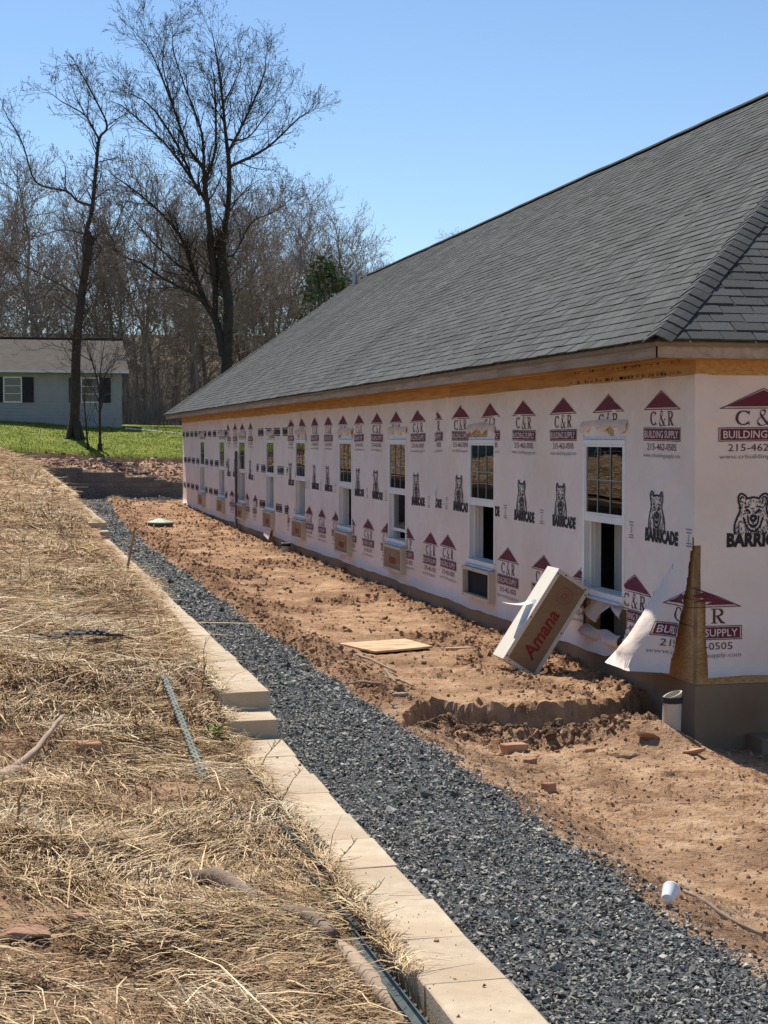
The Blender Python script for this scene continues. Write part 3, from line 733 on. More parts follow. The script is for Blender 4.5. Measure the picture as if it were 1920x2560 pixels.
# ---- sheathing with its openings, floor, rooms
def wall_panel(name, s0, s1, material, z0=ZF - .002, z1=.86):
    es = [s0, s1]; ez = [z0, z1, WT, WB, ST, SB]
    for c in WINS:
        for e in (YN - c - WW + .02, YN - c + WW - .02, YN - c - SW + .04, YN - c + SW - .04):
            if s0 < e < s1: es.append(e)
    es = sorted(set(np.round(es, 4))); ez = sorted(set(np.round(ez, 4))); mb = MB()
    nS, nZ = len(es) - 1, len(ez) - 1
    solid = [[not hole_at((es[i] + es[i + 1]) / 2, (ez[j] + ez[j + 1]) / 2) for j in range(nZ)] for i in range(nS)]
    x0, x1 = XW + .004, XW + .15
    for i in range(nS):
        for j in range(nZ):
            if not solid[i][j]: continue
            ya, yb, za, zb = YN - es[i], YN - es[i + 1], ez[j], ez[j + 1]
            mb.add([(x0, ya, za), (x0, yb, za), (x0, yb, zb), (x0, ya, zb)], [(0, 1, 2, 3)])
            mb.add([(x1, ya, za), (x1, yb, za), (x1, yb, zb), (x1, ya, zb)], [(3, 2, 1, 0)])
            for di, dj, q in ((-1, 0, [(x0, ya, za), (x0, ya, zb), (x1, ya, zb), (x1, ya, za)]), (1, 0, [(x0, yb, za), (x1, yb, za), (x1, yb, zb), (x0, yb, zb)]),
                              (0, -1, [(x0, ya, za), (x1, ya, za), (x1, yb, za), (x0, yb, za)]), (0, 1, [(x0, ya, zb), (x0, yb, zb), (x1, yb, zb), (x1, ya, zb)])):
                a, b = i + di, j + dj
                if not (0 <= a < nS and 0 <= b < nZ) or not solid[a][b]: mb.add(q, [(0, 1, 2, 3)])
    return mb.build(name, material, house)
XR = XW + 10.9                                   # far side of the house
wall_panel('sheathing', -(YF - YN), -.151, M['osb'])
mb = MB(); mb.box(XW + .004, XR, YN + .004, YN + .15, ZF - .002, .86); mb.build('sheathing', M['osb'], house)
mb = MB(); mb.box(XW + .006, XR, YF - .15, YF - .004, ZF, .86); mb.box(XR - .15, XR - .004, YN + .15, YF - .15, ZF, .86); mb.build('sheathing', M['osb'], house)
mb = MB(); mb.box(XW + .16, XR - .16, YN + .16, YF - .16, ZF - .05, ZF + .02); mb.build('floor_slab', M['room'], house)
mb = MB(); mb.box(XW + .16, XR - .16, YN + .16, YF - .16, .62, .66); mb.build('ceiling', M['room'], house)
mb = MB()  # inner walls added between the windows to keep the rooms dark
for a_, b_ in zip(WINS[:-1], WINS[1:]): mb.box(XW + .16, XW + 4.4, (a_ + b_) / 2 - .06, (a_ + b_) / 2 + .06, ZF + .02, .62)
mb.box(XW + 4.4, XW + 4.52, YN + .16, YF - .16, ZF + .02, .62); mb.build('added_partition', M['room'], house)
mb = MB()                                        # cut edges of the panels showing in the split at the corner
for z_ in (-1.42, -1.66): mb.box(XW - .0015, XW + .003, YN + .01, YN + .34, z_, z_ + .006)
mb.box(XW - .003, XW + .0035, YN + .006, YN + .020, ZF, -.87); mb.box(XW + .006, XW + .018, YN - .003, YN + .0035, ZF, -.87); mb.build('panel_joint', M['straw_dark'], house)

# ---- foundation
mb = MB(); mb.box(XW + .001, XR, YN - .012, YF, -3.0, ZF - .004); mb.build('foundation', M['concrete'], house)
mb = MB(); mb.box(XW + .5, XR, YN - .32, YN - .013, -3.0, -2.62); mb.build('footing', M['concrete'], house)
# ---- eaves: rafter tails, frieze and fascia boards
XE, YE, YE2, ZE = 5.38, 12.86, 55.62, .845       # eave edge and height
mb_y = np.concatenate([[YN - .38], np.arange(YN + 4.2, YF, 4.88), [YF + .36]])
for a_, b_ in zip(mb_y[:-1], mb_y[1:]):
    mb = MB(); mb.bevbox(XE + .02, XE + .058, a_ + .003, b_ - .003, ZE - .150, ZE - .012, .004); mb.build('fascia_board', M['fascia'], house)
mb = MB(); mb.bevbox(XE + .02, XR + .3, YE + .012, YE + .05, ZE - .150, ZE - .012, .004); mb.build('fascia_board', M['fascia'], house)
fy = np.concatenate([[YN - .03], np.arange(YN + 3.7, YF, 4.27), [YF]])
for a_, b_ in zip(fy[:-1], fy[1:]):
    mb = MB(); mb.box(XW - .034, XW + .002, a_ + .002, b_ - .002, WRAP_TOP - .012 + random.uniform(-.006, .006), .715); mb.build('frieze_board', M['lumber'], house)
    mb = MB(); mb.box(XW - .12, XW - .001, a_ - .02, b_ - .024, .718, .752); mb.build('soffit_nailer', M['lumber'], house)
mb = MB(); mb.box(XW - .03, XR, YN - .034, YN + .002, WRAP_TOP - .01, .735); mb.build('frieze_board', M['lumber'], house)
mb = MB(); mb.box(XW - .2, XR, YN - .15, YN - .036, .70, .742); mb.build('soffit_nailer', M['lumber'], house)
r_t = MB()
for y_ in np.arange(YN + .2, YF, .61): r_t.box(XE + .06, XW - .002, y_, y_ + .038, ZE - .10, ZE - .02)
r_t.build('rafter_tails', M['lumber'], house)['kind'] = 'stuff'
mb = MB()                                         # daubs of dried adhesive on the boards near the corner
for k_ in range(90):
    y_ = YN + random.triangular(.05, 3.6, 1.4); z_ = random.choice((WRAP_TOP + .012, WRAP_TOP + .015, .69)); h_ = random.uniform(.008, .035)
    mb.box(XW - .0375, XW - .0335, y_, y_ + random.uniform(.012, .06), z_, z_ + h_)
mb.build('adhesive_daubs', M['straw_dark'], house)['kind'] = 'stuff'

# ---- roof
WH = 5.72; RISE = 4.26; SL = math.hypot(WH, RISE); pitch = math.atan2(RISE, WH)
XRG, ZRG = XE + WH, ZE + RISE
def sag(y): return .025 * vnoise(y * .35, y * 0, 95) + .012 * vnoise(y * 1.3, y * 0, 96)
roof = MB()
A_, B_, C_, D_ = (XE, YE, ZE), (XE, YE2, ZE), (XE + 2 * WH, YE2, ZE), (XE + 2 * WH, YE, ZE)
Eg, Fg = (XRG, YE + WH, ZRG), (XRG, YE2 - WH, ZRG)
dn = lambda p, d=.03: (p[0], p[1], p[2] - d)
vv = [dn(p, .02) for p in (A_, B_, C_, D_, Eg, Fg)] + [dn(p, .055) for p in (A_, B_, C_, D_, Eg, Fg)]
roof.add(vv, [(0, 4, 5, 1), (1, 5, 2), (2, 5, 4, 3), (3, 4, 0), (7, 11, 10, 6), (8, 11, 7), (9, 10, 11, 8), (6, 10, 9), (0, 1, 7, 6), (1, 2, 8, 7), (2, 3, 9, 8), (3, 0, 6, 9)])
roof = roof.build('roof', M['deck'], house)
EXPO, TAB = .1428, .305
def shingle_mesh(name, w):
    m = MB(); t0, t1 = .004, .0135                 # thin at the head, thick at the butt
    m.add([(-w / 2, 0, 0), (w / 2, 0, 0), (w / 2, EXPO * 1.25, -.004), (-w / 2, EXPO * 1.25, -.004), (-w / 2, 0, t1), (w / 2, 0, t1), (w / 2, EXPO * 1.25, t0), (-w / 2, EXPO * 1.25, t0)],
          [(4, 5, 6, 7), (0, 1, 5, 4), (0, 4, 7, 3), (1, 2, 6, 5)])
    return m.mesh(name, M['shingle'])
sh_me = shingle_mesh('shingle', TAB - .009)
tabs = []                                         # (origin, x axis, up-slope axis, normal, is_near_slope)
def slope_tabs(origin, xa, ua, length, hip_l, hip_r, near):
    """origin at the left end of the eave; xa along the eave; ua up the slope"""
    xa, ua = np.array(xa, float), np.array(ua, float); na = np.cross(xa, ua)
    rows = int(SL / EXPO)
    for rr in range(rows):
        u = rr * EXPO - .012; run = u * math.cos(pitch)
        a0, a1 = hip_l * run, length - hip_r * run
        x0 = math.floor(a0 / TAB) * TAB - (TAB / 2 if rr % 2 else 0) + (rr * 7 % 3) * .004
        n_ = int((a1 - x0) / TAB) + 2
        for c in range(n_):
            xm = x0 + (c + .5) * TAB
            run2 = run + EXPO * math.cos(pitch) * .9; lo_, hi_ = max(xm - TAB / 2, hip_l * run2), min(xm + TAB / 2, length - hip_r * run2)
            if hi_ - lo_ < .04: continue
            xm = (lo_ + hi_) / 2
            tabs.append((np.array(origin) + xa * xm + ua * u, xa, ua, na, (hi_ - lo_) / TAB))
cp, sp_ = math.cos(pitch), math.sin(pitch)
slope_tabs((XE, YE2, ZE), (0, -1, 0), (cp, 0, sp_), YE2 - YE, 1, 1, True)
slope_tabs((XE, YE, ZE), (1, 0, 0), (0, cp, sp_), 2 * WH, 1, 1, True)
slope_tabs((XE + 2 * WH, YE2, ZE), (-1, 0, 0), (0, -cp, sp_), 2 * WH, 1, 1, False)
fwd = np.array([math.sin(R(13.2)), math.cos(R(13.2)), 0]); rgt = np.array([math.cos(R(13.2)), -math.sin(R(13.2)), 0])
def shown(t):
    p, xa, ua, na, wf = t; D = p @ fwd
    if wf < .99: return -1
    if abs((p @ rgt) / D) > .245 or abs(p[2] / D - .04) > .30: return -1
    return max(0.0, -(p / np.linalg.norm(p)) @ na) / D ** 2 * 1000
score = np.array([shown(t) for t in tabs]); order = np.argsort(-score)
zf = np.random.RandomState(18).choice([.8, .95, 1.05, 1.15], len(tabs))
tv = np.array([v.co[:] for v in sh_me.vertices]); tf = np.array([p.vertices[:] for p in sh_me.polygons])
Vs, Fs = [], []; k_ = 0; rs = np.random.RandomState(8)
for rank, idx in enumerate(order):
    p, xa, ua, na, wf = tabs[idx]
    p = p + na * (sag(np.array(p[1])) * (abs(xa[1]) > .5) + .008 + rs.uniform(0, .003)) + xa * rs.uniform(-.003, .003) + ua * rs.uniform(-.004, .004)
    if rank < 300:
        o = bpy.data.objects.new('shingle', sh_me); COL.objects.link(o); o.parent = roof
        o.matrix_local = Matrix(((xa[0], ua[0], na[0], p[0]), (xa[1], ua[1], na[1], p[1]), (xa[2], ua[2], na[2], p[2]), (0, 0, 0, 1))) @ Matrix.Diagonal((1, 1, float(zf[idx]), 1))
    else:
        Vs.append(p + tv[:, :1] * wf * xa + tv[:, 1:2] * ua + tv[:, 2:3] * zf[idx] * na); Fs.append(tf + k_ * len(tv)); k_ += 1
o = link('shingle_courses', np_mesh('shingle_courses', np.concatenate(Vs), np.concatenate(Fs), M['shingle']), roof); o['kind'] = 'stuff'
# bent cap shingles up the near hip, a low vent strip along the ridge
def cap_line(name, p0, p1, left, right, step=.143, w=.15, lim=999):
    p0, p1 = Vector(p0), Vector(p1); d = (p1 - p0).normalized(); n_ = int((p1 - p0).length / step)
    left, right = Vector(left).normalized(), Vector(right).normalized(); up_ = -(left + right); up_ = Vector((0, 0, 1)) if up_.length < 1e-3 else up_.normalized()
    m = MB(); prof = [(left * w, 0), (left * w * .5, .012), (Vector((0, 0, 0)), .016), (right * w * .5, .012), (right * w, 0)]
    for (q, h) in prof:
        m.v.append(tuple(q + up_ * (h + .014)))
    for (q, h) in prof:
        m.v.append(tuple(q + d * step * 1.25 + up_ * (h + .003)))
    for (q, h) in prof:
        m.v.append(tuple(q + up_ * (h + .0)))
    for i in range(4): m.f += [(i, i + 1, i + 6, i + 5), (i + 1, i, i + 10, i + 11)]; m.m += [0, 0]
    me = m.mesh(name, M['shingle'])
    for i in range(min(n_, lim)):
        o = bpy.data.objects.new(name, me); COL.objects.link(o); o.parent = roof
        o.location = p0 + d * step * i + up_ * .024 + Vector((random.uniform(-.004, .004), random.uniform(-.004, .004), 0))
hp = lambda x, y: ZE + min(x - XE, y - YE) / WH * RISE
def wing(d, n): v = Vector(d).normalized().cross(Vector(n)); return v if v.z < 0 else -v
dh = Vector((WH, WH, RISE)); dh2 = Vector((WH, -WH, RISE)); nL = (-sp_, 0, cp)
cap_line('hip_cap_shingle', (XE, YE, ZE), Eg, wing(dh, nL), wing(dh, (0, -sp_, cp)))
cap_line('hip_cap_shingle', (XE, YE2, ZE), Fg, wing(dh2, nL), wing(dh2, (0, sp_, cp)))
mb = MB(); yy = np.arange(YE + WH - .1, YE2 - WH + .1, .25)
for a_, b_ in zip(yy[:-1], yy[1:]):
    za, zb = ZRG + .035 + float(sag(np.array(a_))), ZRG + .035 + float(sag(np.array(b_)))
    sec = [(-.16, -.085), (-.15, -.05), (0, .02), (.15, -.05), (.16, -.085)]
    mb.add([(XRG + x, a_, za + z) for x, z in sec] + [(XRG + x, b_, zb + z) for x, z in sec], [(i, i + 1, i + 6, i + 5) for i in range(4)])
mb.build('ridge_vent', M['shingle'], roof)
mb = MB(); _vx, _vy = 10.62, 49.2; _vz = ZE + (_vx - XE) / WH * RISE
mb.tube([(_vx, _vy, _vz - .05), (_vx, _vy, _vz + .42)], .075, 12); mb.box(_vx - .2, _vx + .14, _vy - .16, _vy + .16, _vz - .14, _vz - .10)
mb.build('vent_pipe', M['grey_metal'], house)['label'] = 'small grey vent pipe near the far end of the roof'

# ---- windows
OPEN = [1.0, .96, .16, .90, 1.0, 1.0, 1.0, 1.0, 1.0]
def window(c, opn, near):
    w = MB(); x0, x1 = XW - .036, XW + .152; t = .055
    w.bevbox(x0, x1, c - WW, c - WW + t, WB + .06, WT - .052, .004); w.bevbox(x0, x1, c + WW - t, c + WW, WB + .06, WT - .052, .004)
    w.box(x0, x1, c - WW, c + WW, WT - .05, WT - .004)
    w.box(x0 - .025, x1, c - WW - .004, c + WW + .004, WB, WB + .058)
    w.box(x0 + .004, XW + .03, c - WW + t + .001, c + WW - t - .001, -.842, -.772)
    for sx in (.034, .075): 
        for side in (-1, 1): w.box(XW + sx, XW + sx + .018, c + side * (WW - t - .008) - .008, c + side * (WW - t - .008) + .008, WB + .06, -.845)
    o = w.build('window', M['vinyl'], house)
    u = MB(); xs = XW - .030
    a, b = c - WW + t + .002, c + WW - t - .002
    for q in ((a, a + .022, -.77, -.052), (b - .022, b, -.77, -.052), (a + .022, b - .022, -.074, -.052), (a + .022, b - .022, -.77, -.748)): u.box(xs, xs + .03, q[0], q[1], q[2], q[3])
    u.build('upper_sash', M['vinyl'], o)
    g = MB(); g.box(xs + .012, xs + .016, a + .02, b - .02, -.75, -.07); g.build('pane', M['glass'], o)
    gr = MB()
    for k in (1, 2): gr.box(xs + .002, xs + .009, a + (b - a) * k / 3 - .0055, a + (b - a) * k / 3 + .0055, -.748, -.074)
    for k in range(3): gr.box(xs + .002, xs + .009, a + (b - a) * k / 3 + .006, a + (b - a) * (k + 1) / 3 - .006, -.416, -.405)
    gr.build('grille', M['grille'], o)
    dz = (1 - opn) * .742; zt, zb_ = -.06 - dz, -.80 - dz; xl = XW + .032
    l = MB()
    for q in ((a, a + .03, zb_, zt), (b - .03, b, zb_, zt), (a + .03, b - .03, zt - .03, zt), (a + .03, b - .03, zb_, zb_ + .045)): l.box(xl, xl + .032, q[0], q[1], q[2], q[3])
    l.build('lower_sash', M['vinyl'], o)
    g = MB(); g.box(xl + .013, xl + .017, a + .028, b - .028, zb_ + .043, zt - .028); g.build('pane', M['glass'], o)
    gr = MB()
    for k in (1, 2): gr.box(xl + .020, xl + .026, a + (b - a) * k / 3 - .0055, a + (b - a) * k / 3 + .0055, zb_ + .044, zt - .03)
    gr.box(xl + .0265, xl + .031, a + .03, b - .03, (zb_ + zt) / 2 - .008, (zb_ + zt) / 2 + .008)
    gr.build('grille', M['grille'], o)
    f = MB(); f.box(XW - .03, XW - .008, c - WW - .015, c + WW + .015, WT + .0, WT + .030); f.build('flashing', M['flash'], o)
    f = MB(); f.box(x0 - .05, XW - .004, c - WW + .03, c + WW - .03, WB - .030, WB - .003); f.build('sill_flashing', M['flash'], o)
    # header laid bare over the window and the wrap cut and folded above it
    h = MB()
    for k in range(3): h.box(XW - .024, XW - .003, c - WW - .02 + k * .407, c - WW - .02 + (k + 1) * .407 - .004, WT + .034, WT + .135)
    h.build('header_board', M['osb'], house)
    ny = 26; V = []; ph = c * 3.1
    for i in range(ny + 1):
        y = c - WW - .05 + (2 * WW + .1) * i / ny; e = .018 * math.sin(i * .55 + ph) + .014 * math.sin(i * 1.3 + ph * 2)
        for j, (dx, dz_) in enumerate(((-.012, .235), (-.030, .205), (-.050 + e * .4, .165), (-.048 + e, .125), (-.036 + e, .115 + e * .8))):
            V.append((XW + dx, y, WT + dz_ - .02 * abs(2 * i / ny - 1) + (e * .6 if j > 2 else 0)))
    F = [(i * 5 + j, i * 5 + j + 1, (i + 1) * 5 + j + 1, (i + 1) * 5 + j) for i in range(ny) for j in range(4)]
    link('folded_wrap', np_mesh('folded_wrap', V, np.array(F), M['wrap_loose'], smooth=True), house)
    if near:                                         # plastic hung inside, seen through the open half
        n2 = 16; V = []
        for i in range(n2 + 1):
            y = c + WW - .06 - .42 * i / n2
            for z in (.55, -.8, -2.1): V.append((XW + .30 + .03 * math.sin(i * 1.7), y + .02 * math.sin(z * 3 + i), z))
        F = [(i * 3 + j, i * 3 + j + 1, (i + 1) * 3 + j + 1, (i + 1) * 3 + j) for i in range(n2) for j in range(2)]
        link('plastic_sheet', np_mesh('plastic_sheet', V, np.array(F), M['curtain'], smooth=True), house)
    return o
for i_, c_ in enumerate(WINS): window(c_, OPEN[i_], i_ < 6)
# ---- wall sleeves for air conditioners
am_txt = text_geo('Amana', .52, .17, .028, .25)
SPX = .115
for i_, c_ in enumerate(WINS):
    if i_ == 0: continue
    s_ = MB(); a, b = c_ - SW, c_ + SW; xo, xi = XW - SPX, XW + .30; t = .045
    s_.bevbox(xo, xi, a, a + t, SB, ST, .004); s_.bevbox(xo, xi, b - t, b, SB, ST, .004)
    s_.box(xo, xi, a + t, b - t, ST - t, ST - .002); s_.box(xo, xi, a + t, b - t, SB + .002, SB + t)
    for sy in (a + .02, b - .02, (a + b) / 2 + .1):
        for sz in (ST - .02, SB + .02): s_.box(xo - .004, xo + .002, sy - .006, sy + .006, sz - .006, sz + .006, 1)
    o = s_.build('air_conditioner_sleeve', [M['beige_metal'], M['black_metal']], house)
    if i_ == 1:
        d = MB(); d.box(xo + .07, xo + .09, a + t, b - t, SB + t, ST - t); d.build('painted_shade_sheet', M['sleeve_shade'], o); o['label'] = 'empty sleeve with a black opening'  # black sheet close behind the front paints the sleeve's inner shade
    else:
        d = MB(); d.box(xo + .022, xo + .03, a + t, b - t, SB + t, ST - t); d.build('cardboard_panel', M['card'], o)
        v, f = am_txt; V = np.stack([np.full(len(v), xo + .0205), c_ + .30 - v[:, 0] * .9, -1.92 + v[:, 1] * .9 + 0 * v[:, 0]], -1)
        link('printed_name', np_mesh('printed_name', V, f, M['red_ink']), o)
        v, f = ring_c(0, 0, .06, .06, 0, 360, .014, .014, 18); V = np.stack([np.full(len(v), xo + .0205), c_ - .32 - v[:, 0], -1.80 + v[:, 1]], -1)
        link('printed_ring', np_mesh('printed_ring', V, f, M['red_faint']), o)
# framed hole and hanging wrap under the nearest window
mb = MB()
mb.box(XW - .002, XW + .14, 15.95, 16.02, SB, ST); mb.box(XW + .005, XW + .14, 14.88, 15.94, SB - .03, SB + .012); mb.build('rough_frame', M['lumber'], house)
n2 = 14; V = []
for i in range(n2 + 1):
    y = 15.85 - .95 * i / n2
    for j in range(5): V.append((XW - .015 - .05 * j / 4 + .02 * math.sin(i * 1.1 + j), y + .02 * math.sin(j * 2 + i), -1.645 - j * .03 * (1 + .9 * math.sin(i * .45)) ))
F = [(i * 5 + j, i * 5 + j + 1, (i + 1) * 5 + j + 1, (i + 1) * 5 + j) for i in range(n2) for j in range(4)]
link('folded_wrap', np_mesh('folded_wrap', V, np.array(F), M['wrap_loose'], smooth=True), house)
V = []
for i in range(n2 + 1):
    y = 16.0 - 1.05 * i / n2
    for j in range(5): V.append((XW - .02 - .12 * math.sin(math.pi * j / 4) * (.6 + .4 * math.sin(i * .7)) , y, -1.93 - .035 * j + .015 * math.sin(i * .9)))
link('folded_wrap', np_mesh('folded_wrap', V, np.array(F), M['wrap_loose'], smooth=True), house)
# outside tap beside the leaning carton
mb = MB(); ty, tz = 17.12, -1.66
mb.tube([(XW - .02, ty, tz), (XW - .10, ty, tz), (XW - .15, ty, tz - .05)], [.016, .018, .014], 8); mb.tube([(XW - .015, ty, tz), (XW - .03, ty, tz)], .04, 10)
tap = mb.build('hose_tap', M['black_metal'], house); mb = MB(); mb.tube([(XW - .115, ty, tz + .01), (XW - .135, ty, tz + .035)], [.032, .032], 8); mb.build('tap_handle', M['black_metal'], tap)
# loose paper hanging under the sleeve of the sixth window from the corner
mb = MB(); V = [(XW - .06, 36.95, -2.03), (XW - .06, 36.15, -2.03), (XW - .13, 36.2, -2.26), (XW - .12, 36.95, -2.19)]
mb.add(V, [(0, 1, 2, 3)]); mb.build('loose_paper', M['pale_print'], house)
# ------------------------------------------------------------------ block retaining wall
rwall = tag(empty('retaining_wall', (CAP_R, 4, -2.3)), 'tan capped block wall stepping up along the gravel path', 'wall')
cap_me = []
for k in range(5):
    random.seed(40 + k); m = MB(); m.bevbox(-.118, .118, -.2005, .2005, -.098, 0, .004, jit=.003); cap_me.append(m.mesh('cap_block', M['cap']))
y = 2.6; i = 0
starts = [7.94, 8.24, 21.4, 21.8, 30.0]
while y < 61.2:
    nxt = min([s for s in starts if s > y + .02] + [99])
    L = min(.405, nxt - y)
    if nxt - (y + L) < .12: L = nxt - y
    z = float(cap_z(np.array(y + .01)))
    o = bpy.data.objects.new('cap_block', cap_me[i % 5]); COL.objects.link(o); attach(o, rwall)
    o.location = ((CAP_L + CAP_R) / 2 + random.uniform(-.006, .006) + (.012 if y < 4.7 else 0), y + L / 2, z + random.uniform(-.003, .003))
    o.rotation_euler = (random.uniform(-.006, .006), random.uniform(-.008, .008), random.uniform(-.010, .010) + (math.pi if i % 3 == 0 else 0))
    o.scale = (1, (L - .0015) / .401, 1)
    y += L; i += 1
body = MB()
y = 2.6
while y < 61.0:                                       # courses under the caps, seen from the yard
    z1 = float(cap_z(np.array(y + .2))) - .102; z = -2.5; c = 0
    while z < z1 - .02:
        h = min(.2, z1 - z); off = .2 if c % 2 else 0
        body.bevbox(CAP_L + .02, CAP_R - .012 - random.uniform(0, .008), y + off + .003, y + off + .397, z + .002, z + h - .002, .006); z += .2; c += 1
    y += .4
o = body.build('block_courses', M['block'], rwall); o['kind'] = 'stuff'
# the wall that closes the yard at the far end; its top drops in steps to the right
fwall = tag(empty('retaining_wall', (1.9, 61.6, -2.35)), 'shaded grey block wall with stepped top across far end of yard', 'wall')
bl = []
for k in range(4):
    random.seed(60 + k); m = MB(); m.bevbox(-.2215, .2215, -.16, .16, -.0985, .0985, .012, jit=.008); bl.append(m.mesh('block', M['block']))
def top_at(x): return float(np.interp(x, [1.8, 3.05, 3.06, 4.35, 4.36, 5.75, 5.76, 12], [-1.05, -1.05, -1.22, -1.22, -1.41, -1.41, -1.61, -1.61]))
z = -2.41 + .1; c = 0
while z < -1.0:
    x = 1.75 + (.2225 if c % 2 else 0)
    while x < 9.5:
        t = top_at(x)
        if z - .1 < t - .06:
            o = bpy.data.objects.new('block', bl[(c * 5 + int(x * 7)) % 4]); COL.objects.link(o); attach(o, fwall)
            zz = min(z, t - .1)
            o.location = (x, 61.72 + random.uniform(-.012, .012) - (.0 if x > 2.7 else .12), zz); o.rotation_euler = (0, 0, random.uniform(-.015, .015))
        x += .445
    z += .2; c += 1
core = MB(); core.box(1.6, 9.6, 61.85, 62.0, -2.5, -1.75); core.build('backing', M['block'], fwall)

r = np.random.RandomState(27); n = 320; y = 3.6 * np.exp(r.uniform(0, math.log(14 / 3.6), n)); x = r.uniform(CAP_L + .01, CAP_R - .01, n); sz = .0022 * r.lognormal(0, .5, n) * (1 + .05 * y)
V, F = scatter(np.stack([x, y, cap_z(y) + sz * .3], -1), sz, stone_templates(5, 8, .6, 25), r)
o = link('cap_grit', np_mesh('cap_grit', V, F, M['clod'])); tag(o, 'grit and crumbs lying on the tan caps', 'grit', kind='stuff')
# ------------------------------------------------------------------ the carton leaning on the wall
M['screw'] = M['black_metal']
M['sticker'] = mat('blue grey sticker', [(.30, .36, .45), (.50, .53, .58)], 2.5, 2, .35, spec=.5)
M['paper'] = mat('white paper', [(.72, .70, .68), (.78, .76, .74)], 4, 3, .8); add_translucent(M['paper'], (.8, .76, .72), .25)
BL, TL, TR, BR = [np.array(p) for p in ((4.943, 15.75, -2.235), (5.543, 15.75, -1.323), (5.875, 15.75, -1.564), (5.295, 15.75, -2.451))]
ex = (TL - BL); LL = np.linalg.norm(ex); ex /= LL; ez = (TR - TL); ez = ez - ex * (ez @ ex); WWd = np.linalg.norm(ez); ez /= WWd
ey = np.array([0.0, 1, 0]); DEP = .36
def bx(u, v, w): return tuple(BL + ex * u + ez * v + ey * w)       # u along the length, v across, w into the depth
carton = tag(empty('air_conditioner_sleeve', tuple(BR)), 'cream metal sleeve with cardboard front standing tilted against the wrapped wall', 'metal sleeve')
def cbox(m, u0, u1, v0, v1, w0, w1, mi=0):
    v = [bx(u, b, c) for c in (w0, w1) for b in (v0, v1) for u in (u0, u1)]
    m.add(v, [(0, 2, 3, 1), (4, 5, 7, 6), (0, 1, 5, 4), (2, 6, 7, 3), (0, 4, 6, 2), (1, 3, 7, 5)], mi)
m = MB(); t = .04
cbox(m, 0, LL, 0, t, 0, DEP); cbox(m, 0, LL, WWd - t, WWd, 0, DEP); cbox(m, 0, t, t, WWd - t, 0, DEP); cbox(m, LL - t, LL, t, WWd - t, 0, DEP)
m.build('casing', M['cream_metal'], carton)
m = MB(); cbox(m, t, LL - t, t, WWd - t, .012, .022); m.build('cardboard_panel', M['card'], carton)
m = MB(); cbox(m, t, LL - t, t, WWd - t, DEP - .03, DEP - .02); m.build('back_panel', M['card'], carton)
for (u, v) in ((.05, .02), (LL * .47, .02), (LL - .05, .02), (.05, WWd - .02), (LL * .5, WWd - .02), (LL - .08, WWd - .02), (LL - .03, WWd - .05), (.02, WWd * .6), (LL - .02, WWd * .25), (.02, .07)):
    m = MB(); cbox(m, u - .007, u + .007, v - .007, v + .007, -.005, .003); m.build('screw', M['screw'], carton)
v, f = text_geo('Amana', .56, .15, .030, .22)
V = np.array([bx(.14 + a, .285 - b, .0105) for a, b in v]); link('printed_name', np_mesh('printed_name', V, f[:, ::-1], M['red_ink']), carton)
for rr, tt in ((.085, .010), (.055, .008), (.025, .020)):
    v, f = ring_c(0, 0, rr, rr, 0, 360, tt, tt, 28)
    V = np.array([bx(.885 + a, .21 + b, .0105) for a, b in v]); link('printed_ring', np_mesh('printed_ring', V, f, M['red_faint']), carton)
v, f = quadg(.33, .04, .74, .20, 8); v = v.copy()
m = MB(); n_ = 12                                     # sticker on the sunny side, and the paper peeling from it
V = []
for i in range(n_ + 1):
    u = .40 + .30 * i / n_; e = .05 * math.sin(math.pi * i / n_)
    V += [bx(u, -.002, .06 + .02 * i / n_), bx(u, -.002, .15 + e + .02 * i / n_)]
link('sticker', np_mesh('sticker', V, np.array([(2 * i, 2 * i + 1, 2 * i + 3, 2 * i + 2) for i in range(n_)]), M['sticker']), carton)
V = []
for i in range(11):
    k = i / 10; lift = .02 + .26 * k ** 1.2
    for w in (.10, .30):
        V.append(tuple(np.array(bx(.66 - .10 * k, -.003 - lift * .55, w)) + np.array([-.10 * k * k, 0, -.02 * math.sin(k * 3)])))
link('peeling_paper', np_mesh('peeling_paper', V, np.array([(2 * i, 2 * i + 1, 2 * i + 3, 2 * i + 2) for i in range(10)]), M['paper'], smooth=True), carton)

